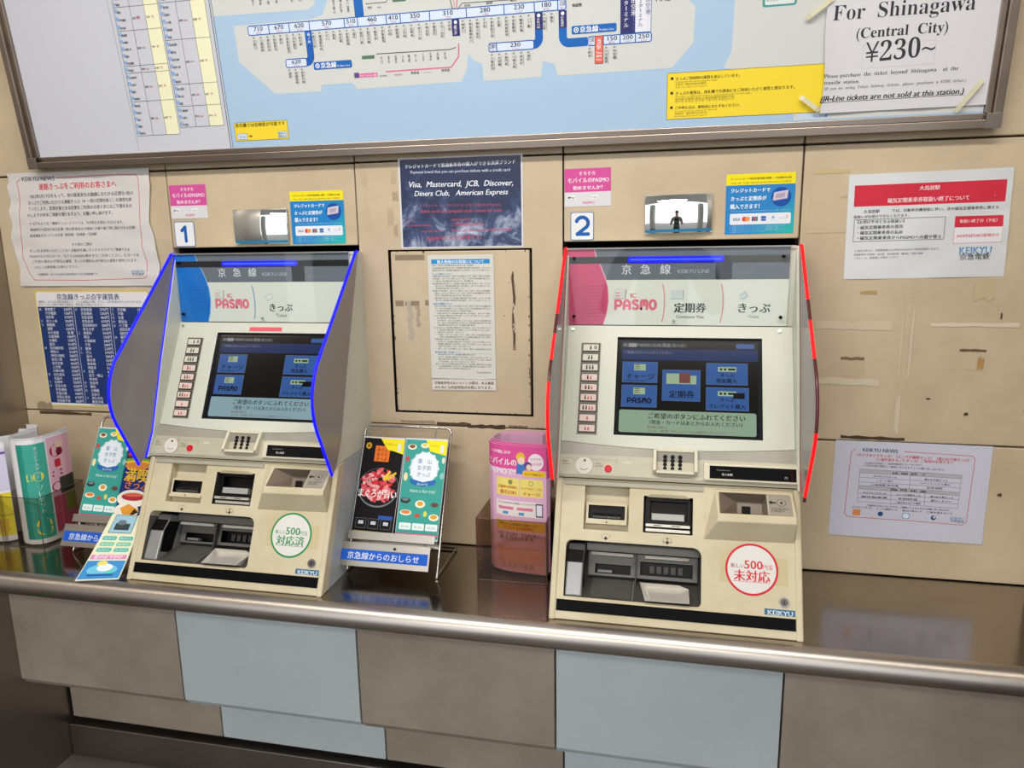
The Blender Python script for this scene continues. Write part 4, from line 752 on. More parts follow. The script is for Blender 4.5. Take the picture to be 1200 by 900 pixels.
    m.add([(.180,.0455,.012),(.262,.0465,.012),(.262,.0725,-.044),(.244,.0785,-.05),(.168,.0785,-.05), (.190,.049,.0),(.25,.0495,.0),(.243,.072,-.058),(.180,.072,-.058),(.180,.0455,-.012),(.262,.0465,-.012)],
          [(5,6,7,8),(0,1,6,5),(1,2,7,6),(2,3,7),(3,4,8,7),(4,0,5,8),(9,10,1,0),(9,0,4),(10,2,1)], CUP)
    m.build('coin_cup', t)
    # reader block at the left of the recess
    m = MB(); m.M = SL; m.prism([(.0435, -.004), (.107, -.010), (.145, -.03), (.147, -.08), (.0435, -.08)], .0255, .0585, SILVER)
    o = m.build('reader_block', t, bevel=.003)
    m = MB(); m.M = SL; m.add([(.0265,.108,-.0088),(.0575,.108,-.0088),(.0575,.1325,-.0215),(.0265,.1325,-.0215)], [(0,1,2,3)], BLACK); m.add([(.0588,.062,-.012),(.0588,.062,-.05),(.0588,.13,-.06),(.0588,.13,-.024),(.0588,.108,-.0125)], [(0,1,2,3,4)], BLACK); m.build('reader_window', o)
    # kick strip
    m = MB(); m.M = SL; m.box(.0115, .4502, .0145, .036, .0003, .0013, BLK); m.box(.0115, .4502, .036, .0395, .0003, .004, CREAM); m.build('kick_strip', t, label='black strip along the foot')
    # coin hopper hood: raised moulding with a funnel
    m = MB(); m.M = SL; HB = mat('hopper_inside', '#7d7061', .35)
    V_ = [(.292,.2655,.0005),(.4495,.2665,.0005),(.4495,.171,.0005),(.286,.168,.0005), (.3085,.262,.006),(.4475,.263,.006),(.4505,.2125,.034),(.3105,.2105,.034), (.4505,.203,.034),(.3095,.2005,.034), (.3145,.2585,.006),(.4435,.2585,.006),(.4455,.218,.031),(.3155,.216,.031), (.349,.245,-.02),(.396,.245,-.02),(.396,.221,-.016),(.349,.221,-.016)]
    m.add(V_, [(0,3,9,7,4),(1,5,6,8,2),(0,4,5,1),(7,9,8,6),(3,2,8,9),(4,10,11,5),(5,11,12,6),(6,12,13,7),(7,13,10,4)], CREAM)
    m.add(V_, [(10,14,15,11),(13,17,14,10),(12,16,17,13),(14,17,16,15)], HB); m.add(V_ + [(.4, .2585, .006), (.4, .2175, .031)], [(15,16,19,18)], HB)
    m.add([(.4,.2585,.006),(.4435,.2585,.006),(.4455,.218,.031),(.4,.2175,.031)], [(0,1,2,3)], mat('coin_plate', '#9c9588', .35))
    m.build('coin_hopper', t, bevel=.003, fix=True)
    o = m = MB(); m.M = SL; m.box(.358, .374, .2215, .236, -.0158, -.013, BLACKM); m.build('coin_slot', t, bevel=.002)
    CP = SL @ Matrix(((1,0,0,.4), (0,1,0,.2175), (0,0,1,.031), (0,0,0,1)))
    d_ = (Vector((0,.041,-.025))).normalized(); CP = SL @ Matrix(((1,0,0,.401),(0,d_.y,-d_.z,.2178),(0,d_.z,d_.y,.0312),(0,0,0,1)))
    s = Sheet(1, 1, 'none', step=.15); s.disc(25, 29, 8.5, '#77705f', 1); s.disc(25, 29, 7, '#a29b8c', 2); s.disc(25, 29, 2.6, '#2e2a24', 3); s.rect(5, 27.6, 15, 30.4, '#2e2a24', 3); s.poly([(2, 29), (8, 34), (8, 24)], '#2e2a24', 3); s.T('コインを入れて', 5, 14, 38, 14, '#3a352d', bold=.03); s.T('ください', 5, 8, 30, 8, '#3a352d', bold=.03); s.rect(0.2, 0, 1.6, 46, '#c9bfa8', 1)
    s.build('coin_plate_marking', CP, t)
    # round sticker
    c = '#2f8f52' if blue else '#cf2c3a'
    s = Sheet(1, 1, 'none', step=.1); s.rect(317, 92, 438, 142, '#c6b992', 1); s.disc(374, 118, 47.5, c, 3, n=48); s.disc(374, 118, 43.5, '#dcdad6', 4, n=48)
    s.T('新しい', 336, 120, 362, 120, c if blue else '#a33a40', bold=.02, L=5); s.T('500', 360, 119, 394, 119, c, bold=.03, L=5, H=22); s.T('円玉', 393, 120, 412, 120, c, bold=.02, L=5)
    s.T('対応済' if blue else '未対応', 341, 98, 407, 98, c, bold=.04, L=5); s.rect(341, 95, 407, 95.8, c, 5)
    s.build('round_sticker', SL, t, label='round white sticker ringed in %s with 500 yen coin text' % ('green' if blue else 'red'))
    # lock and maker plate
    m = MB(); m.M = SL; m.cyl((.4305, .0635, 0), .0092, .002, mat('lock_steel', '#8f8b86', .25, metal=1), n=28); m.cyl((.4305, .0635, .002), .0066, .001, mat('lock_steel_dark', '#5d5a57', .3, metal=1), n=24); m.box(.4298, .4312, .0605, .0665, .003, .0033, BLACK); m.build('lock', t)
    s = Sheet(1, 1, 'none', step=.1); s.rect(396, 37.5, 449.5, 50.5, '#3f6f95', 2); s.T('KEIKYU', 401, 40, 446, 40, '#dfe9f0', bold=.03, L=4, H=11.5); s.rect(400, 42, 447, 42.4, '#3f6f95', 5); s.rect(400, 44, 447, 44.4, '#3f6f95', 5)
    s.build('name_plate', SL, t)
    # console
    m = MB(); m.M = SL
    arc = [(.001 + .457*i/16, .3465 - .0105*math.sin(math.pi*i/16)) for i in range(17)]
    lo = [(.001, .2755), (.458, .2755)]
    pts = lo + arc[::-1]
    mid = [(x, .319, .0065) for x, y in arc]
    top = [(x, y, .0022) for x, y in arc]; n_ = len(arc)
    m.add(top + mid, [(i, n_+i, n_+i+1, i+1) for i in range(n_-1)], CONS)
    bot = [(x, .2785, .012) for x, y in arc]; b2 = [(x, .2725, .009) for x, y in arc]; b3 = [(x, .2725, -.004) for x, y in arc]; tp = [(x, y, -.001) for x, y in arc]
    m.add(mid + bot + b2 + b3, [(k*n_+i, (k+1)*n_+i, (k+1)*n_+i+1, k*n_+i+1) for k in range(3) for i in range(n_-1)], CONSL)
    m.add(tp + top, [(i, n_+i, n_+i+1, i+1) for i in range(n_-1)], CONS)
    for q in (0, n_-1): m.add([top[q], mid[q], bot[q], b2[q], b3[q], tp[q]], [(0,1,2,3,4,5)], CONSL)
    con = m.build('console', t)
    m = MB(); m.M = SL; m.box(.004, .455, .2715, .2755, -.004, .004, DARK); m.build('console_joint_shadow', con)  # dark strip draws the step shadow along the console's lower joint
    # raised housing with the amount display
    m = MB(); m.M = SL; m.prism([(.2785, .010), (.2785, .0175), (.311, .0175), (.3175, .008), (.3175, .004)], .2845, .4585, mat('cream_console', '#d6d0b8', .38)); dh = m.build('display_housing', t, bevel=.002)
    m = MB(); m.M = SL; m.box(.2955, .4535, .2825, .307, .0176, .0186, mat('black_gloss', '#08080a', .08)); da = m.build('amount_display', dh)
    s = Sheet(1, 1, 'none', step=.1); s.T('Total Amount', 308, 297.5, 333, 297.5, '#8f9294'); s.T('投入金額', 318, 289, 338, 289, '#c9cccc', bold=.03); s.build('display_text', SL @ Matrix.Translation((0, 0, .0187)), da); s = Sheet(1, 1, 'none', step=.1); s.T('円', 432, 287, 438, 287, '#a9acac'); s.build('currency_mark', SL @ Matrix.Translation((0, 0, .0187)), da)
    # keypad pocket
    m = MB(); m.M = SL; KC = mat('cream_console')
    m.prism([(.2865, .008), (.2865, .017), (.292, .027), (.335, .014), (.3375, .003)], .1880, .1945, KC); m.prism([(.2865, .008), (.2865, .017), (.292, .027), (.335, .014), (.3375, .003)], .2665, .273, KC)
    m.box(.1945, .2665, .2865, .292, .006, .024, KC); m.box(.1945, .2665, .332, .3375, .0, .010, KC); kh = m.build('keypad_housing', t, bevel=.0012)
    m = MB(); m.M = SL; m.box(.1945, .2665, .292, .332, .0055, .0075, mat('keypad_plate', '#8f8b80', .35)); m.build('keypad_plate', kh)
    m0 = None
    for r_ in range(4):
        for c_ in range(3):
            cx, cy = .2095 + c_*.0145 + .0015, .2985 + r_*.0078
            if m0 is None:
                m = MB(); m.M = SL @ Matrix.Translation((cx, cy, 0)); m.cyl((0, 0, .0074), .0043, .0022, BLACKM, n=14, r2=.0037); m0 = m.build('key', kh); fx, fy = cx, cy
            else:
                k = m0.copy(); COL.objects.link(k); k.parent = kh; dl = SL.to_3x3() @ Vector((cx-fx, cy-fy, 0)); k.location = dl
    # hanging tag, red call button, sensor hole
    m = MB(); m.M = SL; m.cyl((.0525, .2965, .0122), .0172, .0008, mat('tag_white', '#d9d6c9', .5), n=32); m.cyl((.0535, .3065, .0131), .0023, .0012, mat('hook_brown', '#5a4c3c', .5), n=12)
    s = Sheet(1, 1, 'none', step=.1); s.line([(52.5 + 9*math.cos(a), 295 + 7.5*math.sin(a)) for a in [math.radians(215 + 12*i) for i in range(10)]], 1, '#6e3f3a'); tg = m.build('round_tag', t)
    s.build('tag_marking', SL @ Matrix.Translation((0, 0, .0131)), tg)
    m = MB(); m.M = SL; m.cyl((.1005, .2925, .0095), .0098, .0012, mat('white_ring', '#d5d2c4', .4), n=28); m.cyl((.1005, .2925, .0107), .0078, .003, mat('red_button', '#cf1a26', .3), n=28, r2=.0072); m.build('call_button', t, label='red round call button')
    m = MB(); m.M = SL; m.cyl((.1375, .2935, .0092), .0011, .0004, BLACK, n=10); m.box(.1295, .1455, .3035, .3085, .0075, .0092, mat('pale_label', '#cbc9b8', .4)); m.build('sensor_hole', t)
    s = Sheet(1, 1, 'none', step=.08)
    s.T('呼出し', 8, 303, 20, 303, '#5a584e', bold=.03); s.T('おとりけし', 8, 297, 26, 297, '#5a584e', bold=.05); s.T('Assist', 74, 301, 86, 301, '#5a584e'); s.T('よびだし', 74, 295.5, 93, 295.5, '#5a584e', bold=.03); s.line([(8, 310), (117, 310)], .4, '#77746a'); s.line([(66, 320), (66, 306)], .4, '#77746a'); s.line([(117, 312), (117, 298)], .4, '#77746a')
    s.build('console_marking', SL @ Matrix(((1,0,0,0),(0,1,0,0),(0,-.13,1,.0483),(0,0,0,1))), t)
    # face plate around the screen
    m = MB(); m.M = SL
    fl = [(.003 + .452*i/16, .3475 - .0105*math.sin(math.pi*i/16)) for i in range(17)]
    m.add([(x, y, .0005) for x, y in fl] + [(x, .363, .0005) for x, y in fl], [(i, i+1, 18+i, 17+i) for i in range(16)], FACE)
    m.plate(.003, .455, .363, .5975, [(.1075, .3965, .3635, .5725, .010, GREYD, BLACK)], FACE, z=.0005)
    m.add([(.003, .5975, .0005), (.455, .5975, .0005), (.455, .5975, -.02), (.003, .5975, -.02)], [(0,1,2,3)], FACE)
    m.build('face_plate', t, fix=True)
    # touch screen
    SCR = SL @ Matrix.Translation((.1075, .3635, -.0075))
    s = Sheet(289, 209, mat('screen_bezel', '#15171b', .12, coat=.5), thick=1, step=.1)
    def glow(n__, c_, e_): return mat('lit_' + n__, c_, .15, emit=e_)
    br = .8
    DKS = glow('dark', '#101214', .3); HB_ = glow('header', '#24407e', .7*br); BTN = glow('button', '#4576c4', .8*br); BTE = glow('button_edge', '#7292c4', .7*br); GRN = glow('message_green', '#a9c4a8', .95*br) if not blue else glow('message_cyan', '#a2c4cc', .95*br); ICG = glow('icon_green', '#b4cfa8', .8); DKT = glow('dark_text', '#10203c', .1); WHT = glow('white_text', '#c8cfd8', .5); GRY = glow('grey_bar', '#5a6062', .5); REDT = glow('red_text', '#b8706a', .4)
    s.rect(7, 6, 282, 202, DKS, 1)
    s.rect(10, 190, 24, 197, GRY, 2); s.rect(24, 190, 40, 198, WHT, 3); s.rect(46, 190, 142, 197, GRY, 2); s.T('券売機 PASMO 12:30 現金 カード', 12, 191.5, 138, 191.5, WHT, L=4); s.rect(10, 162, 282, 186, HB_, 2); s.T('ご希望のボタンにふれてください。', 14, 176, 118, 176, WHT, L=4)
    s.rrect(239, 189, 275, 199, 3, BTN, 2)
    def btn(x0, y0, x1, y1): s.rect(x0, y0, x1, y1, BTE, 2); s.rect(x0+1, y0+1, x1-1, y1-1, BTN, 3)
    btn(12, 113, 84, 158); btn(12, 61, 84, 108)
    if not blue: btn(94, 76, 170, 142)
    btn(181, 110, 258, 157) if 0 else btn(181, 112, 262, 158); btn(181, 59, 264, 107)
    for y in (139, 88): s.rect(36, y, 60, y+14, ICG, 4); [s.rect(38, y+3+4*i, 48, y+4.6+4*i, REDT, 5) for i in range(3)]
    s.T('チャージ', 20, 121, 78, 121, DKT, bold=.04, L=4); s.rect(22, 116.5, 60, 117.5, DKT, 4); pasmo(s, 25, 69, 47, 12, DKT, 5, 2.6)
    if not blue:
        s.rect(102, 112, 146, 134, ICG, 4); s.rect(128, 114, 150, 136, REDT, 5); s.rect(146, 112, 162, 130, ICG, 4); s.T('定期券', 108, 84, 158, 84, DKT, bold=.06, L=5)
    for y in (140, 89):
        s.rect(204, y, 240, y+10, ICG, 4); s.disc(210, y+5, 2.6, DKT, 5, n=10); s.disc(218, y+5, 2.6, DKT, 5, n=10); s.rect(224, y+3, 238, y+7, DKT, 5)
    s.rect(234, 84, 256, 96, DKS, 6)
    s.T('きっぷ', 208, 129, 236, 129, DKT, bold=.05, L=5); s.T('現金購入', 200, 117, 242, 117, DKT, bold=.05, L=5); s.T('きっぷ', 208, 78, 236, 78, DKT, bold=.05, L=5); s.T('クレジット購入', 186, 64, 258, 64, DKT, bold=.05, L=5)
    s.rrect(9, 8, 278, 55, 4, GRN, 2)
    s.T('ご希望のボタンにふれてください', 66, 39, 258, 39, DKT, bold=.03, L=4); s.T('（現金・カードはあとからお入れください）', 64, 27, 258, 27, DKT, bold=.02, L=4); s.T('領収書の発行は、', 66, 18, 112, 18, REDT, L=4); s.T('はじめに「領収書」ボタンにふれてから口座番号を入れてください。', 68, 11, 224, 11, REDT, L=4)
    sc = s.build('touch_screen', SCR, t)
    # person count buttons
    m = MB(); m.M = SL; m.box(.0325, .0735, .362, .5585, .0005, .0016, mat('button_strip', '#8c887b', .4)); bs_ = m.build('button_strip', t)
    for i in range(9):
        y = .538 - i*.0216; x = .0345
        m = MB(); m.M = SL; m.box(x, .0715, y, y+.0185, .0016, .0042, mat('dark_key_rim', '#3e3a34', .4)); m.box(x+.0025, .069, y+.0025, y+.016, .0042, .005, mat('key_cream', '#cfcdbd', .3) if i < 3 else mat('key_pink', '#dcc6bd', .3))
        kb = m.build('passenger_button', bs_)
        s = Sheet(1, 1, 'none', step=.06); nb = (1, 2, 3, 1, 2, 1, 2, 0, 0)[i]; nr = (0, 0, 0, 1, 1, 2, 2, 1, 2)[i]; tot = nb + nr
        for k in range(tot):
            px = 52.8 + (k-(tot-1)/2)*6.2; c2 = '#2b2a26' if k < nb else '#c4524f'; hh = 9 if k < nb else 6.5; y_ = y*1000+4.6
            s.rect(px-1.5, y_, px+1.5, y_+hh*.68, c2); s.disc(px, y_+hh*.86, 1.4, c2, 1, n=10)
        if i == 0: s.rect(60, y*1000+5.5, 66, y*1000+13, '#8f8c80')
        s.build('button_print', SL @ Matrix.Translation((0, 0, .0051)), kb)
    # header panel behind glass
    HF = frame((0, -.0385, .5405), (1, 0, 0), (0, 0, 1)); HW, HH = 444, 158
    s = Sheet(HW, HH, mat('header_back', '#dfe3d8', .4), thick=4, step=.1)
    s.rect(0, 94, HW, HH, '#6d757d', 1)
    if blue: s.rect(0, 93, HW, 95, '#59616a', 1)
    HC = '#1173c9' if blue else '#cc5277'; HC2 = '#2f93e0' if blue else '#e38aa6'
    crv = [(0, 0), (75, 0), (82, 22), (86, 50), (84.5, 78), (78, 100), (69, 122), (60, 140), (55, HH), (0, HH)]
    s.poly([(x+ (1.6 if 0 < i < 9 else 0), y) for i, (x, y) in enumerate(crv)], '#9fd0f4' if blue else '#f2c9d6', 2); s.poly(crv, HC, 3)
    for i in range(13):
        for j in range(10): s.disc(32 + i*3.9 + (j % 2)*1.9, 18 + j*7, 1.0, '#0c4f8f' if blue else '#7b2340', 5, n=8) if i*3.9 < 46 else None
    s.rect(0, 128, HW, 142, '#1b1c1f' if blue else '#3c3f42', 6); s.rect(330, 128.5, HW, 141.5, '#1b1c1f' if blue else '#4b4d4a', 7)
    s.T('京', 112, 107, 134, 107, '#dfe4e6', bold=.02, L=6); s.T('急', 151, 107, 173, 107, '#dfe4e6', bold=.02, L=6); s.T('線', 191, 107, 213, 107, '#dfe4e6', bold=.02, L=6); s.T('KEIKYU LINE', 226, 107, 290, 107, '#b9bfc3', bold=.01, L=6)
    s.rrect(302, 94, 334, 130, 3, '#17181a' if blue else '#3b414a', 8); s.T('KEIKYU CORPORATION', 342, 104, 386, 104, '#8f959a', L=6)
    PK = '#e2738a'
    s.poly([(97, 56), (122, 54), (124, 74), (99, 76)], '#8f9499', 2); s.poly([(96, 57), (120, 55), (122, 74), (98, 76)], '#dcdcd6', 3); s.rect(100, 60, 110, 61.5, PK, 4); s.rect(100, 66, 110, 67.5, PK, 4); s.T('IC', 131, 57, 144, 57, '#d8414b', bold=.06, L=3)
    pasmo(s, 101, 31, 83, 23, PK, 4, 5.2)
    for k, cx in enumerate(((189,), (189, 306))[0 if blue else 1]):
        cc = '#3f93c9' if blue else '#e0899d'; s.line([(cx + 4 + 9*math.cos(a)*1.0 + 0, 46 + 44*math.sin(a)) for a in [math.radians(-62 + 12.4*i) for i in range(11)]], 2, cc, 3)
    if blue:
        s.poly([(229, 60), (246, 68), (251, 56), (234, 48)], '#b9c3c4', 3); s.poly([(230.5, 59), (245.5, 66.5), (249.5, 57), (235, 50)], '#dfe4e0', 4)
        s.T('きっぷ', 236, 26, 298, 26, '#23262a', bold=.05, L=3); s.T('Ticket', 254, 12, 282, 12, '#55585c', L=3)
    else:
        s.rect(215, 54, 240, 72, '#8fa3ad', 2); s.rect(214, 55, 238.5, 73, '#cfdad6', 3)
        s.T('定期券', 221, 28, 286, 28, '#23262a', bold=.05, L=3); s.T('Commuter Pass', 226, 15, 282, 15, '#55585c', bold=.02, L=3)
        s.poly([(350, 62), (362, 70), (368, 60), (356, 52)], '#9fb3bb', 3); s.poly([(351, 61), (361.5, 68), (366, 60.5), (356, 54)], '#cdd8d8', 4)
        s.T('きっぷ', 346, 28, 412, 28, '#33363a', bold=.05, L=3); s.T('Ticket', 369, 16, 390, 16, '#6b6e72', L=3)
    hp = s.build('header_panel', HF, t)
    m = MB(); m.M = HF; m.box(-.001, .445, -.001, .159, .0032, .0052, clear('header_glass', '#fdfefe')); m.box(-.001, .445, .158, .1605, -.004, .0056, mat('dull_rim', '#a6a59c', .3, metal=.5)); m.build('header_glass', hp)
    m = MB(); m.M = HF; P = []
    for i in range(9): a = -math.pi/2 + math.pi*i/8; P.append((.312 + .0055*math.cos(a), .1355 + .0058*math.sin(a)))
    for i in range(9): a = math.pi/2 + math.pi*i/8; P.append((.131 + .0055*math.cos(a), .1355 + .0058*math.sin(a)))
    m.prism(P, .0009, .0026, LB, 'z'); m.prism([(.13, .134), (.312, .134), (.312, .137), (.13, .137)], .0026, .003, LBC, 'z'); m.build('light_bar', hp, label='glowing blue light bar')
    for x, y in ((.014, .139), (.431, .139), (.014, .018), (.431, .018)):
        if blue and x > .4: continue
        m = MB(); m.M = HF; m.cyl((x, y, .0052), .0036, .005, BLACKM, n=16, r2=.003); m.build('screw', hp)
    m = MB(); m.M = HF; m.cyl((.2215, .009, .0052), .003, .002, SILVER, n=14); m.build('lock', hp)
    for x in (.0125, .4295): m = MB(); m.M = SL; m.cyl((x, .588, .0005), .0036, .004, CHROME, n=16, r2=.003); m.build('screw', t)
    if blue: m = MB(); m.M = SL; m.box(.1895, .2525 + .02, .5765, .5865, .0006, .0009, ink('#e2616e')); m.build('strip_sticker', t, label='red strip sticker above the screen')
    # flanges and back
    s = None
    fp = [(-.034, .6995), (-.086, .558), (-.122, .462), (-.176, .302), (-.205, .249), (.01, .249), (.01, .6995)][::-1]
    for a, c in ((-.001, .003), (.4555, .4605)):
        m = MB(); m.prism(fp, a, c, FACE); m.build('side_flange', t, bevel=.0008)
    m = MB(); m.box(.003, .4555, -.037, .01, .695, .7005, FACE); m.box(.003, .4555, 0, .01, .249, .7, FACE); m.box(.4435, .4555, -.034, -.004, .5395, .7, FACE); m.build('upper_housing', t)
    # privacy wings with glowing rims
    for sgn, xa in ((0, -.0065), (1, .4612)):
        inner = [(-.034, .6995), (-.086, .558), (-.122, .462), (-.176, .302), (-.2075, .249)]
        apex = (-.292, .43)
        arc_ = []
        A0, A1, A2 = Vector((-.262, .478)), Vector((-.315, .405)), Vector((-.268, .325))
        for i in range(9): q = i/8; p = A0*(1-q)**2 + A1*2*q*(1-q) + A2*q*q; arc_.append((p.x, p.y))
        outer = [(-.034, .7005), (-.044, .699), (-.053, .689)] + arc_ + [(-.226, .2375)]
        poly_ = outer + inner[::-1][:-1]
        wg = MB(); wg.prism(poly_, xa, xa+.0045, WING); wo = wg.build('privacy_wing', t, label='%s-lit grey privacy wing' % ('blue' if blue else 'red'))
        xm = xa + .00225
        op = [(xm, p[0], p[1]) for p in outer]; ip = [(xm + (.0035 if sgn == 0 else -.0035), p[0]+.002, p[1]) for p in inner]
        if blue:
            m = MB(); m.tube(op, .0031, LB); m.build('led_rim', wo); m = MB(); m.tube(ip, .0022 if sgn else .0026, LB); m.build('inner_glow_line', wo)
        else:
            dp = []
            for a_, c_ in zip(op[:-1], op[1:]):
                k = max(1, int((Vector(c_)-Vector(a_)).length/.012)); dp += [tuple(Vector(a_).lerp(Vector(c_), i/k)) for i in range(k)]
            dp.append(op[-1]); N_ = len(dp)
            seg = ((0, .30, 1), (.30, .40, 0), (.40, .56, 1), (.56, .74, 0), (.74, .985, 1), (.985, 1, 0)) if sgn else ((0, .36, 1), (.36, .46, 0), (.46, .58, 1), (.58, .66, 0), (.66, .97, 1), (.97, 1, 0))
            m = MB()
            for f0, f1, on in seg:
                i0, i1 = int(f0*(N_-1)), int(f1*(N_-1))
                if i1 > i0: m.tube(dp[i0:i1+1], .0031, LR if on else LRD)
            m.build('led_rim', wo)
            m = MB(); m.tube(ip, .0012, mat('red_reflection_glow', '#e06a68', emit=.6)); m.build('inner_glow_line', wo)  # faintly glowing tube stands in for the red reflection along the inner edge
    return t
machine(-1.145, 1)
machine(-.205, 2)
# ================================================================ wire leaflet racks
RV = Vector((0, .145, .295)).normalized()
FOOD = ('#f2efe4', '#f0ddb0')
def teal_art(s, yel=True):
    s.rect(0, 0, 99, 210, '#3ea196', 1, n=(1, 1))
    s.disc(50, 150, 34, '#cfe4ea', 2, n=30); s.disc(50, 150, 31, '#e9f1f8', 3, n=30); [s.disc(50+33*math.cos(a), 150+33*math.sin(a), 3.4, '#dcebf0', 2, n=8) for a in [i*.45 for i in range(14)]]
    s.C('葉　山', 50, 160, 34, '#4c6a9c', L=4); s.C('女子旅', 50, 146, 34, '#4c6a9c', L=4); s.C('きっぷ', 50, 132, 34, '#4c6a9c', L=4)
    s.poly([(18, 122), (24, 115), (50, 110), (76, 115), (82, 122), (78, 126), (50, 120), (22, 126)], '#2b6db5', 4); s.C('葉山女子旅', 50, 113.5, 26, '#dce9f4', L=5)
    s.C('Have a fun trip!', 52, 98, 62, '#d9efe8', L=3, sl=.2)
    for x, y, rx, ry, c in ((16, 194, 11, 6, '#efe9dc'), (16, 195, 7, 4, '#8a5a34'), (46, 198, 10, 5.5, '#efe9dc'), (46, 199, 6, 3, '#e9c74a'), (8, 168, 5, 6, '#c94b50'), (94, 168, 4, 7, '#e0d9c8'), (14, 80, 12, 6, '#2f3a3a'), (14, 82, 8, 3, '#77828a'), (50, 74, 12, 8, '#f4efdd'), (50, 75, 7, 5, '#e0a23c'), (84, 74, 9, 5, '#6a4a44'), (18, 55, 14, 6, '#f4efdd'), (18, 56, 11, 4, '#e08a3c'), (46, 50, 7, 4, '#c7503a'), (64, 54, 4.5, 6, '#d3d95a'), (85, 48, 12, 7, '#f6efdc'), (85, 49, 8, 4.4, '#d9a032'), (8, 130, 5, 9, '#efe1b0'), (94, 135, 5, 7, '#8cc7bd')):
        s.disc(x, y, rx, c, 3 if rx > 9 else 4, ry=ry, n=14)
    for i in range(3): s.rrect(6+i*31, 20, 34+i*31, 34, 2, '#e4f0ee', 3); s.C('¥1,500', 20+i*31, 24, 18, '#5a9a92', L=4)
    s.rect(0, 9, 99, 13, '#d45a9a', 3); s.rect(0, 0, 99, 4, '#cfe6e8', 3)
    if yel: s.poly([(48, 210), (60, 186), (99, 178), (99, 210)], '#f4e422', 5); s.rect(84, 184, 92, 200, '#dfe4ea', 6); s.T('デジタルきっぷ', 58, 197, 82, 197, '#5a5a18', L=6)
def black_art(s):
    s.rect(0, 0, 99, 210, '#0d0b0d', 1); s.disc(13, 193, 7, '#d9a92c', 2, n=16); s.disc(13, 193, 4, '#8a6a18', 3, n=12)
    s.rect(30, 160, 66, 194, '#ee7a2e', 2); s.T('みさき', 34, 182, 62, 182, '#7a2f0c', bold=.05, L=3); s.T('まぐろ', 34, 172, 62, 172, '#7a2f0c', bold=.05, L=3); s.T('きっぷ', 34, 162.5, 62, 162.5, '#7a2f0c', bold=.05, L=3)
    s.disc(50, 104, 49, '#7c8488', 2, ry=42, n=32); s.disc(50, 105.5, 47.5, '#1c1416', 3, ry=40, n=32)
    q = random.Random(3)
    for i in range(80):
        a = q.uniform(0, 6.28); r = q.uniform(0, 1)**.5; x, y = 50+38*r*math.cos(a), 110+34*r*math.sin(a)
        s.disc(x, y, q.uniform(6, 11), q.choice(['#d63a44', '#e4626a', '#ef8f92', '#c42a36', '#f0aaa8', '#dc4c54']), 4 + i % 6, ry=q.uniform(3, 5), n=10, rot=q.uniform(-1, 1))
    s.poly([(58, 122), (72, 142), (76, 140), (66, 120)], '#f3d23c', 11); s.poly([(66, 124), (88, 140), (90, 136), (72, 120)], '#f0c52e', 11)
    s.T('まぐろが旨い', 2, 84, 98, 84, '#fbf6f4', bold=.07, L=12, hs=1.2); s.T('食べるなら', 12, 108, 46, 122, '#fbf6f4', bold=.04, L=12)
    s.rect(60, 38, 94, 46, '#2f55a8', 2)
    for i in range(3): s.box_line(8+i*30, 18, 32+i*30, 38, .8, '#6a6d72', 2); s.rect(14+i*30, 26, 26+i*30, 33, '#c9cbd2', 3)
    s.rect(4, 10, 95, 12, '#b3a03a', 2); s.T('京急電鉄ご案内センター', 8, 4, 80, 4, '#a9acb2', L=2)
    s.poly([(40, 210), (60, 186), (76, 184), (99, 178), (99, 210)], '#f4e422', 5); s.rect(84, 184, 92, 200, '#dfe4ea', 6); s.T('デジタルきっぷ', 52, 197, 82, 197, '#5a5a18', L=6)
def burger_art(s):
    s.rect(0, 0, 99, 210, '#1c2c74', 1)
    s.T('よこすか', 8, 186, 60, 176, '#f4f4f8', bold=.06, L=2)
    for y, rx, ry, c in ((160, 30, 14, '#c9742e'), (152, 33, 5, '#d9402c'), (146, 34, 5, '#5a2c1a'), (140, 36, 4, '#6aa83a'), (134, 38, 5, '#f0c23c'), (126, 34, 9, '#d98a3c')): s.disc(38, y, rx, c, 3, ry=ry, n=20)
    s.T('満喫', 6, 94, 74, 90, '#f2c21c', bold=.1, L=4); s.T('きっぷ', 10, 76, 80, 72, '#e8842a', bold=.08, L=4)
    s.disc(40, 52, 42, '#efe9dc', 3, ry=20, n=24); s.disc(42, 56, 32, '#b0303a', 4, ry=9, n=18); s.disc(42, 60, 26, '#dc6a50', 5, ry=4, n=18); s.disc(30, 24, 34, '#f0ebe0', 3, ry=18, n=22); s.poly([(12, 30), (34, 40), (66, 26), (50, 12), (24, 14)], '#e9a03a', 5); s.poly([(40, 12), (52, 30), (64, 22)], '#3a2418', 6)
ARTS = {'teal': teal_art, 'black': black_art, 'burger': burger_art}
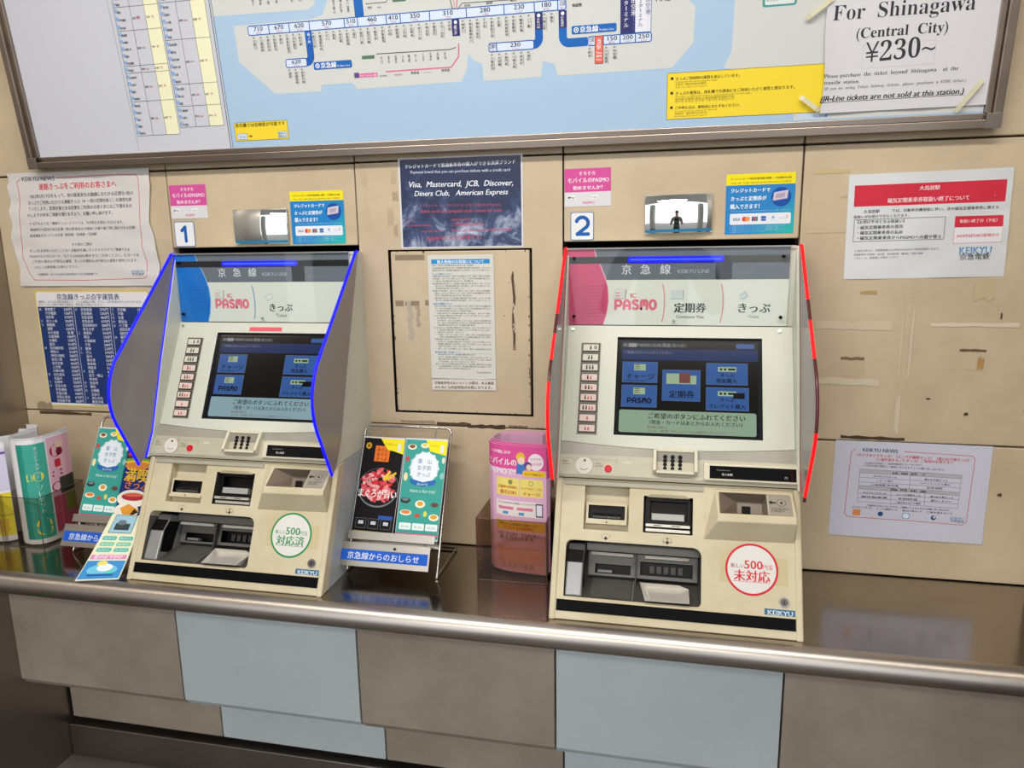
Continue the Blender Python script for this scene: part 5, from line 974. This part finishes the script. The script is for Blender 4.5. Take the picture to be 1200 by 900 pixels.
def rack(x, yf, lab):
    O = Vector((x, yf, .79)); RM = frame((0, 0, 0), (1, 0, 0), RV)
    t = empty('leaflet_rack', O, lab, 'leaflet rack', 'steel wire leaflet racks on the counter')
    W_, H_ = .209, .332; r_ = .003
    m = MB(); m.M = RM; P = []
    def corner(cx, cy, a0, n=5): return [(cx + .012*math.cos(a0 + math.pi/2*i/n), cy + .012*math.sin(a0 + math.pi/2*i/n), 0) for i in range(n+1)]
    path = [(0, .004, 0)] + corner(.012, H_-.012, math.pi)[::-1][::-1][:0] + [(0, H_-.012, 0), (.0035, H_-.0035, 0), (.012, H_, 0), (W_-.012, H_, 0), (W_-.0035, H_-.0035, 0), (W_, H_-.012, 0), (W_, .004, 0)]
    m.tube(path, r_, CHROME)
    m.M = Matrix.Identity(4); m.tube([(0, 0, .003), (0, .155, .003), (W_, .155, .003), (W_, 0, .003)], r_, CHROME)
    for xx in (.038, W_-.038): m.M = RM; m.tube([(xx, .05, -.012), (xx, H_-.002, -.002)], .0016, CHROME)
    m.build('wire_frame', t)
    m = MB(); m.M = RM; TR = mat('rack_steel', '#b0aba2', .3, metal=.9)
    m.box(.004, W_-.004, .07, .0745, -.014, .03, TR); m.box(.004, W_-.004, .07, .088, .028, .0295, TR); m.box(.004, W_-.004, .06, .3, -.0155, -.0145, TR)
    m.build('leaflet_tray', t, bevel=.0006)
    SG = frame((0, 0, 0), (1, 0, 0), (0, .35, 1)); oz = RM @ Vector((0, .012, .036))
    SG = frame(oz, (1, 0, 0), (0, .50, 1)); m = MB(); m.M = SG
    m.box(-.006, W_-.009, 0, .052, 0, .0015, TR); m.box(-.006, W_-.009, .0505, .052, -.03, .0015, TR); m.cyl((.12, .042, .0015), .003, .0025, BLACK, n=12)
    sp = m.build('sign_plate', t, bevel=.0006)
    s = Sheet(1, 1, 'none', step=.15); s.rect(-3, 12, 196, 36, '#1f5cc4', 2); s.T('京急線からのおしらせ', 12, 17, 178, 17, '#dce6f4', bold=.015, L=3, hs=1.0)
    s.build('sign_label', SG @ Matrix.Translation((0, 0, .0014)), sp)
    return O, RM
def leaflets(O, RM, x_mm, art, count, lab_front, lab_back, tilt=0, grp='ticket leaflets in the racks', h=226, w_=99, off=0, cat='leaflet'):
    for k in range(count):
        z = .003 + .0035*(count-1-k) + off
        M = Matrix.Translation(O) @ RM @ Matrix.Translation((x_mm/1000 + .0012*k*(-1)**k, .0775 + .0008*k, z)) @ Matrix.Rotation(math.radians(tilt + .6*k), 4, 'Z')
        s = Sheet(w_, h, thick=2.6)
        if k == 0: ARTS[art](s)
        else: ARTS_TOP(s, art)
        for v in s.mb.v:
            if v.z > 0.01: v.y *= 223/210; v.x = .8 + v.x*.985
        o = s.build('leaflet', M); tag(o, lab_front if k == 0 else lab_back, cat, grp)
def ARTS_TOP(s, art):
    c = {'teal': '#3ea196', 'black': '#0d0b0d', 'burger': '#1c2c74'}[art]
    s.rect(0, 0, 99, 210, c, 1)
    if art != 'burger': s.poly([(48, 210), (60, 186), (99, 178), (99, 210)], '#f4e422', 5)
O, RM = rack(-.6805, -.186, 'steel wire leaflet rack with blue sign, standing between the two ticket machines')
leaflets(O, RM, 2, 'black', 2, 'front black leaflet picturing a bowl of red tuna, left in the middle rack', 'black leaflet with yellow corner behind the tuna bowl leaflet', tilt=-1.2, off=.006)
leaflets(O, RM, 107, 'teal', 2, 'front teal leaflet with white circle, right side of the middle rack', 'teal leaflet behind the front teal one in the middle rack', tilt=-.3, off=.006)
O, RM = rack(-1.378, -.205, 'steel wire leaflet rack half hidden behind the left side of machine 1')
leaflets(O, RM, 2, 'teal', 2, 'teal leaflet with white circle in the rack left of machine 1', 'teal leaflet behind the front teal one left of machine 1', tilt=-1, off=.006)
leaflets(O, RM, 101, 'burger', 2, 'dark blue leaflet picturing burgers beside machine 1', 'dark blue leaflet behind the front burger leaflet', tilt=1, off=.006)
m = MB(); m.prism([(-.075, 1.105), (-.01, 1.105), (-.01, 1.05), (-.065, 1.05)], -1.302, -1.245, ink('#2a6fc4')); 
# ================================================================ acrylic leaflet holders
SMK = clear('smoked_acrylic', '#e3d7cb'); CLR = clear('clear_acrylic', '#f0efec'); EDGE = mat('acrylic_edge', '#54463c', .2)
def holder(x0, x1, yf, yb, zt, ztb, matl, lab, name='leaflet_holder', div=None, skew=0):
    t = empty(name, (x0, yf, .7885), lab, 'leaflet holder'); m = MB(); z0, h0, h1 = 0, zt-.7885, ztb-.7885; W_, D_ = x1-x0, yb-yf; k = .0022
    m.box(0, W_, 0, k, z0, h0, matl); t0 = m.build('front_panel', t)
    m = MB(); m.box(0, W_, D_-k, D_, z0, h1, matl); m.build('back_panel', t)
    for a in [0, W_-k] + (div or []): m = MB(); m.prism([(k, z0), (k, h0), (D_-k, h1), (D_-k, z0)][::-1], a, a+k, matl); m.build('side_panel', t)
    m = MB(); m.box(0, W_, 0, D_, z0, .0025, matl); m.build('base_panel', t)
    m = MB(); e = .0009
    for P in ([(0,0,h0),(W_,0,h0)], [(0,0,0),(W_,0,0)], [(0,0,0),(0,0,h0)], [(W_,0,0),(W_,0,h0)], [(0,0,h0),(0,D_,h1)], [(W_,0,h0),(W_,D_,h1)], [(0,D_,h1),(W_,D_,h1)], [(0,0,0),(0,D_,0)], [(W_,0,0),(W_,D_,0)], [(0,D_,0),(0,D_,h1)]): m.tube(P, e, EDGE, n=6)
    for a in (div or []): m.tube([(a,0,0),(a,0,h0)], e, EDGE, n=6)
    m.build('edge_trim', t)
    return t
holder(-.385, -.2325, -.168, -.012, .927, .925, SMK, 'smoky brown acrylic leaflet holder beside the left of machine 2')
holder(-1.64, -1.468, -.198, -.055, .915, .915, CLR, 'clear acrylic holder of curled leaflets in the left corner of the counter', div=[.055])
def curl(path, z0, H_, dress, nm, lab, cat='leaflet', grp=None, thick=2.2, lean=0, base=None, rows=10):
    """a sheet standing upright, bent along a plan-view path (metres); dress(s, L) prints it in mm"""
    P = [Vector((a, b_)) for a, b_ in path]; cum = [0]
    for a, b_ in zip(P[:-1], P[1:]): cum.append(cum[-1] + (b_-a).length*1000)
    L = cum[-1]; nx = 40
    def at(u):
        u = max(0, min(L, u))
        for i in range(len(P)-1):
            if u <= cum[i+1] or i == len(P)-2:
                q = (u-cum[i])/(cum[i+1]-cum[i]); return P[i].lerp(P[i+1], q), (P[i+1]-P[i]).normalized()
    def at_s(u):
        p0, _ = at(u); d = (at(u+3)[0] - at(u-3)[0])
        return p0, d.normalized()
    s = Sheet(L, H_, base, n=(nx, rows), thick=thick); dress(s, L)
    def wp(x, y, z):
        p, d = at_s(x); nrm = Vector((d.y, -d.x))
        return (p.x*1000 + nrm.x*z, p.y*1000 + nrm.y*z + lean*y, y)
    M = Matrix.Translation((0, 0, z0))
    o = s.build(nm, M, warp=wp); tag(o, lab, cat, grp)
    return o
def srect(s, x0, y0, x1, y1, c, L=1): s.rect(x0, y0, x1, y1, c, L, n=(max(1, int(abs(x1-x0)/5)), max(1, int(abs(y1-y0)/6))))
# pink leaflets curling in the smoked holder
def pink_art(s, L):
    srect(s, 0, 0, L, 260, '#e3b3d2'); srect(s, 0, 215, L, 262, '#e0569c', 2)
    x0 = L-108; srect(s, x0-6, 160, L-8, 196, '#f2e07a', 2)
    s.T('いつの間にかの', x0-24, 245, x0+30, 245, '#fbf3f8', bold=.06, L=3); s.T('モバイルの', x0-32, 222, x0+44, 222, '#fbf3f8', bold=.09, L=3, hs=1.05); s.T('PASMOで!', x0-28, 204, x0+40, 204, '#fbf3f8', bold=.06, L=3)
    s.disc(x0+85, 232, 17, '#f5eaf2', 3, n=20); s.T('スマホも', x0+72, 234, x0+98, 237, '#c75a95', L=4, bold=.02); s.T('電子決済', x0+72, 224, x0+98, 227, '#c75a95', L=4, bold=.02)
    s.disc(x0+52, 240, 10, '#f0c23c', 3, n=16); s.disc(x0+53, 233, 8, '#f3dcc4', 4, n=14); s.poly([(x0+42, 206), (x0+44, 226), (x0+60, 228), (x0+64, 206)], '#4a7fc9', 3); s.disc(x0+68, 224, 8, '#5a4a9a', 3, n=14); s.disc(x0+70, 221, 6, '#f3dcc4', 4, n=12)
    s.rrect(x0+56, 202, x0+106, 214, 4, '#f2c832', 5); s.T('モバイル始めよう', x0+60, 205, x0+102, 205, '#7a5a18', bold=.04, L=6)
    srect(s, x0+47, 160, x0+49, 196, '#e3b3d2', 3)
    s.T('定期券も残高も', x0-2, 175, x0+44, 175, '#c9502e', bold=.05, L=4); s.T('移行OK!', x0+4, 163, x0+42, 163, '#c9502e', bold=.08, L=4); s.T('いつでもどこでも', x0+52, 175, x0+98, 175, '#c9502e', bold=.05, L=4); s.T('チャージ!', x0+56, 163, x0+94, 163, '#c9502e', bold=.08, L=4)
    s.disc(x0+74, 188, 5, '#8a8f5a', 4, n=14); s.disc(x0+74, 188, 3.8, '#f2e07a', 5, n=12); s.disc(x0+28, 188, 5, '#8a8f5a', 4, n=14)
    srect(s, x0-8, 118, L-10, 150, '#efe6e4', 2); s.T('モバイルPASMOの登録はこちらからどうぞ', x0-4, 143, x0+90, 143, '#6a4a5c', bold=.03, L=3); srect(s, x0-2, 131, x0+34, 137, '#e0809c', 3); srect(s, x0+42, 131, x0+78, 137, '#e0809c', 3)
    for i in (0, 2): srect(s, x0+10+i*18, 121, x0+22+i*18, 127, '#5a9ad0', 3)
    s.rrect(x0+84, 120, x0+100, 148, 2, '#55506a', 3); s.rrect(x0+86, 123, x0+98, 145, 1, '#ece8f2', 4)
    srect(s, x0-8, 88, L-4, 108, '#e9b83c', 2); s.T('ご利用まえに注意事項をご確認ください', x0-4, 99, x0+90, 99, '#6a4a1c', bold=.03, L=3); s.T('モバイルPASMO', x0+10, 90, x0+80, 90, '#c9502e', bold=.05, L=3)
    s.T('PASMO対応端末・京急線の駅で', x0-6, 78, x0+92, 78, '#5c4a4c', L=3, bold=.02); s.T('株式会社パスモ', x0, 68, x0+80, 68, '#5c4a4c', L=3, bold=.02); srect(s, x0-4, 18, L-6, 52, '#dfa39a', 2); s.T('京浜急行電鉄', x0+4, 8, x0+80, 8, '#8a6a5c', L=3)
def pink_fit(s, L):
    i0 = len(s.mb.v); pink_art(s, L)
    for v in s.mb.v[i0:]: v.y *= 286/262
pp = [(-.262, -.035), (-.30, -.034), (-.335, -.038), (-.36, -.052), (-.371, -.075), (-.370, -.098), (-.358, -.118), (-.335, -.130), (-.300, -.136), (-.262, -.139), (-.2365, -.141)]
for k in range(3):
    q = [(a + .003*k, b_ + .0045*k) for a, b_ in pp]
    curl(q, .795 + .002*k, 286, (lambda s, L: pink_fit(s, L)) if k == 0 else (lambda s, L: (srect(s, 0, 0, L, 286, '#e3b3d2'), srect(s, 0, 215, L, 286, '#e0569c', 2))), 'leaflet', 'front pink leaflet about mobile fare cards in the smoky holder' if k == 0 else ('pink leaflet curled just behind the front one in the smoky holder' if k == 1 else 'innermost of the pink leaflets curled in the smoky holder'), grp='pink leaflets in the smoky holder', base=mat('pale_pink_paper', '#d8a8c6', .5))
# curled leaflets in the corner holder
def green_art(s, L):
    srect(s, 0, 0, L, 262, '#efeef0'); a = L-158; srect(s, a-4, 12, a+64, 252, '#46ab98', 2); srect(s, a-4, 12, a+12, 252, '#2f9484', 3); srect(s, a+68, 12, L-4, 258, '#e9b8c8', 2)
    s.rrect(a+22, 22, a+56, 62, 12, '#ecdf4a', 4); s.rrect(a+30, 32, a+48, 52, 6, '#46ab98', 5); srect(s, a+22, 40, a+56, 44, '#46ab98', 6)
    s.V('オリジナルグッズ', a+40, 246, 80, '#e4f2ee', bold=.04, L=4); s.rrect(a+14, 160, a+26, 178, 3, '#ecdf4a', 4); s.disc(a+40, 170, 12, '#ecdf4a', 4, n=18); s.disc(a+40, 170, 6, '#46ab98', 5, n=14); s.V('プレゼント', a+40, 150, 74, '#e4f2ee', bold=.05, L=4)
    s.disc(a+92, 222, 18, '#b02a4a', 3, ry=16, n=18); s.disc(a+104, 236, 12, '#e9cfa8', 4, ry=9, n=16); s.disc(a+102, 218, 10, '#7c1c34', 5, n=14); s.rrect(a+84, 180, a+102, 200, 3, '#cf3145', 3); s.rrect(a+76, 168, a+104, 173, 1, '#a8304a', 3); s.rrect(a+74, 158, a+104, 163, 1, '#8a2a3c', 3)
    s.disc(a+84, 132, 16, '#9a3a5c', 3, ry=12, n=18); s.disc(a+84, 132, 12, '#e9b8c8', 4, ry=9, n=18); srect(s, a+92, 110, L-4, 152, '#3e4238', 5); srect(s, a+68, 18, L-12, 108, '#bf5570', 3); srect(s, a+104, 60, L-4, 108, '#7d8440', 4)
def yellow_art(s, L):
    srect(s, 0, 0, L, 250, '#e9e7ee'); srect(s, 0, 130, L, 236, '#d5d3ea', 2); srect(s, 0, 222, L, 228, '#7a4a9a', 3)
    for i in range(7): srect(s, L-90+i*11, 176, L-84+i*11, 190, '#4a5a9a', 3)
    for i in range(5): srect(s, L-88+i*15, 158, L-78+i*15, 168, '#5a6aa8', 3)
    s.disc(L-60, 208, 10, '#c9a9b4', 3, n=14); s.disc(L-50, 142, 12, '#e4d8e0', 3, n=14); s.disc(L-78, 146, 8, '#a8b0c8', 3, n=12)
    srect(s, 0, 14, L, 124, '#e8d83c', 2); srect(s, 0, 66, L, 69, '#b8a83c', 3); srect(s, L-88, 84, L-68, 112, '#4f4a7a', 3); srect(s, L-58, 90, L-30, 108, '#d98a3c', 3); srect(s, L-84, 30, L-58, 56, '#5a9a6a', 3); srect(s, L-44, 24, L-12, 58, '#e0b03c', 3); s.disc(L-100, 40, 12, '#e07a3c', 3, n=14)
pg = [(-1.575, -.075), (-1.545, -.082), (-1.51, -.096), (-1.49, -.112), (-1.515, -.135), (-1.535, -.15), (-1.536, -.168), (-1.522, -.182), (-1.500, -.187), (-1.482, -.184), (-1.465, -.170), (-1.445, -.140), (-1.428, -.105), (-1.415, -.075)]
pg = [(-1.61, -.064), (-1.575, -.066), (-1.558, -.085), (-1.557, -.12), (-1.556, -.155), (-1.548, -.176), (-1.530, -.188), (-1.508, -.192), (-1.490, -.188), (-1.477, -.176), (-1.4715, -.155), (-1.4705, -.13), (-1.471, -.10), (-1.476, -.075), (-1.49, -.066)]
for k in range(3):
    q = [(a - .0*k, b_ + .0*k) for a, b_ in pg]
    c0 = Vector((-1.52, -.125)); q = [(c0.x + (a-c0.x)*(1-.06*k), c0.y + (b_-c0.y)*(1-.06*k)) for a, b_ in pg]
    curl(q, .793, 268 - 3*k, green_art if k == 0 else (lambda s, L: None), 'leaflet', 'curled green and pink leaflet at the front of the corner holder' if k == 0 else ('white curled leaflet nested just inside the green and pink one' if k == 1 else 'innermost white curl within the green and pink leaflet'), grp='curled leaflets in the corner holder', thick=1.6)
py_ = [(-1.64, -.06), (-1.60, -.055), (-1.585, -.075), (-1.60, -.11), (-1.625, -.14), (-1.633, -.165), (-1.622, -.187), (-1.60, -.190), (-1.585, -.186), (-1.572, -.17)]
for k in range(2):
    c0 = Vector((-1.605, -.125)); q = [(c0.x + (a-c0.x)*(1-.06*k), c0.y + (b_-c0.y)*(1-.06*k)) for a, b_ in py_]
    curl(q, .793, 254 - 3*k, yellow_art if k == 0 else (lambda s, L: None), 'leaflet', 'curled lilac and yellow leaflet in the corner holder beside the green one' if k == 0 else 'white curled leaflet nested inside the lilac and yellow one', grp='curled leaflets in the corner holder', thick=1.6)
# loose leaflet fallen over the counter edge of the left rack
s = Sheet(92, 182, n=(6, 24), thick=.5)
srect(s, 0, 0, 92, 182, '#e6e8c8'); srect(s, 2, 4, 90, 56, '#3f8fcf', 2); s.disc(46, 30, 34, '#6fc3e0', 3, ry=16, n=22); s.disc(50, 36, 18, '#e4f0f4', 4, ry=11, n=18); s.disc(40, 48, 12, '#f0dc6a', 4, ry=7, n=14); s.disc(64, 22, 9, '#5ad0c0', 5, ry=6, n=14); s.rect(20, 12, 74, 18, '#2a5fae', 5)
srect(s, 4, 60, 88, 72, '#e08abf', 2); s.T('夏のおでかけ', 12, 62, 80, 62, '#fbf0f6', bold=.05, L=3)
for i in range(3):
    for j in range(2): s.rrect(8+j*42, 80+i*16, 44+j*42, 91+i*16, 4, ('#5ab8b0', '#7cc8a8')[i % 2], 2); s.T('海の見える', 12+j*42, 83+i*16, 40+j*42, 83+i*16, '#e8f6f0', L=3)
srect(s, 14, 132, 74, 180, '#9cc6d8', 2); s.box_line(14, 132, 74, 180, 1.2, '#3a4a54', 3); s.rect(24, 140, 64, 158, '#3a444a', 3); s.disc(40, 160, 12, '#6a7a80', 4, ry=7, n=12)
def flw(x, y, z):
    q = y/182; sp = 1 - .32*q
    yy = -340 + 25*(x/92)*(1-q) + 128*q; zz = 791 + 106*q**1.1 - 0*(x/92)
    xx = -1249 + x*.97*(1-.06*q) + 5*q - 3*q
    z *= 3; return (xx, yy - z*.5, zz + z*.8)
o = s.build('leaflet', Matrix.Identity(4), warp=flw); tag(o, 'loose sea-blue and cream leaflet sliding onto the counter edge against machine 1', 'leaflet')
# ================================================================ concourse behind the camera (seen in mirrors and steel)
for x, y in ((-2.6, -4.2), (2.3, -4.2), (4.8, -4.2)):
    m = MB(); m.box(x-.22, x+.22, y-.22, y+.22, .05, 2.68, mat('concrete_column', '#8e8a84', .6)); m.box(x-.235, x+.235, y-.235, y+.235, .05, .25, GREYD); o = m.build('column', None, bevel=.01); tag(o, 'square grey concourse column ' + ('behind the photographer, on the side of machine 1' if x < 0 else 'behind the photographer, on the side of machine 2' if x < 3 else 'farthest out past machine 2, reflected small'), 'column', 'concourse columns')
for y in (-1.15, -3.2):
    t = empty('ceiling_light', (-.45, y, 2.68), 'white ceiling tube light fitting over the counter' if y > -2 else 'white ceiling tube light fitting over the concourse', 'lamp', 'ceiling tube lights')
    m = MB(); m.box(-1.15, 1.15, -.14, .14, -.012, 0, mat('lamp_white', '#d8d8d4', .5)); m.build('lamp_body', t)
# photographer
def person():
    SK = mat('skin', '#a5806a', .5); SH = mat('dark_shirt', '#3a3f44', .7); PT = mat('dark_trousers', '#23262b', .8); HR = mat('hair_black', '#141212', .6)
    t = empty('person', (-.02, -1.98, .05), 'person in dark shirt and trousers holding up a phone, seen in the mirror', 'person')
    z0 = 0
    J = {'pelvis': (0, 0, .93, .13), 'waist': (0, .01, 1.08, .125), 'chest': (0, .0, 1.28, .145), 'neckb': (0, .01, 1.43, .07), 'neck': (0, .02, 1.49, .052), 'head': (0, .04, 1.57, .078), 'headt': (0, .03, 1.68, .07)}
    V = []; E = []; Rr = []
    def a(p, r, par=None):
        V.append(p[:3]); Rr.append(r); 
        if par is not None: E.append((par, len(V)-1))
        return len(V)-1
    pv = a((0, 0, .93), .12); w1 = a((0, 0, 1.08), .12, pv); c1 = a((0, 0, 1.27), .14, w1); nb = a((0, .01, 1.41), .08, c1); nk = a((0, .02, 1.47), .05, nb); hd = a((0, .045, 1.56), .075, nk); ht = a((0, .035, 1.64), .068, hd)
    for sg in (-1, 1):
        hp = a((sg*.09, 0, .86), .085, pv); kn = a((sg*.10, .02, .48), .058, hp); an = a((sg*.11, -.01, .09), .042, kn); to = a((sg*.125, .12, .035), .034, an)
        sh = a((sg*.18, 0, 1.37), .062, nb); el = a((sg*.25, .09, 1.13), .045, sh); wr = a((sg*.12, .30, 1.33), .028, el); pm = a((sg*.085, .345, 1.37), .026, wr)
        for i in range(4):
            f1 = a((sg*(.075-.004*i), .372, 1.395-.02*i), .009, pm); a((sg*(.052-.002*i), .385, 1.40-.02*i), .0075, f1)
        th = a((sg*.065, .352, 1.355), .010, pm); a((sg*.045, .362, 1.36), .008, th)
    me = bpy.data.meshes.new('body'); me.from_pydata(V, E, []); o = bpy.data.objects.new('body', me); COL.objects.link(o); o.parent = t
    sk = o.modifiers.new('skin', 'SKIN'); 
    me.skin_vertices or None
    bm = bmesh.new(); bm.from_mesh(me); lay = bm.verts.layers.skin.verify(); bm.verts.ensure_lookup_table()
    for v, r in zip(bm.verts, Rr): v[lay].radius = (r, r); v[lay].use_root = (v.index == 0)
    bm.to_mesh(me); bm.free()
    sb = o.modifiers.new('sub', 'SUBSURF'); sb.levels = 1; sb.render_levels = 2
    dg = bpy.context.evaluated_depsgraph_get(); me2 = bpy.data.meshes.new_from_object(o.evaluated_get(dg)); o.modifiers.clear(); o.data = me2
    for mm in (SK, SH, PT): me2.materials.append(mm)
    for p in me2.polygons:
        c = p.center; p.use_smooth = True
        p.material_index = 2 if c.z < .98 and abs(c.x) < .3 and c.y < .25 else 0 if (c.z > 1.45 or c.y > .17) else 1
    m = MB(); k = 16
    for i in range(6):
        pass
    P = [(.086*math.cos(2*math.pi*i/k)*math.cos(q), .035-.004+.096*math.sin(2*math.pi*i/k)*math.cos(q) - .008, 1.63 + .095*math.sin(q)) for q in [math.radians(d) for d in (-5, 20, 45, 70, 88)] for i in range(k)]
    m.add(P, [(j*k+i, j*k+(i+1) % k, (j+1)*k+(i+1) % k, (j+1)*k+i) for j in range(4) for i in range(k)] + [tuple(range(4*k, 5*k))], HR, True); m.build('hair', t)
    m = MB(); m.add([(0, .118, 1.575), (-.014, .108, 1.555), (.014, .108, 1.555), (0, .112, 1.61), (0, .135, 1.565)], [(0,1,4),(0,4,2),(3,1,0),(3,0,2),(1,2,4)], SK); m.build('nose', t)
    for sg in (-1, 1): m = MB(); m.M = Matrix.Translation((sg*.028, .1, 1.6)); m.cyl((0, 0, 0), .009, .012, BLACK, n=10); m.build('eye', t)
    for p in t.children:
        if p.name.startswith('nose'): p.data.materials[0] = SK
    return t
person()
m = MB(); m.box(-.078, .078, 0, .008, -.036, .036, BLACK); t = m.build('phone', None, bevel=.004); t.location = (-.02, -1.6, 1.42); tag(t, 'black phone held up by the person in the mirror', 'phone')
bpy.data.curves.remove(_cu)
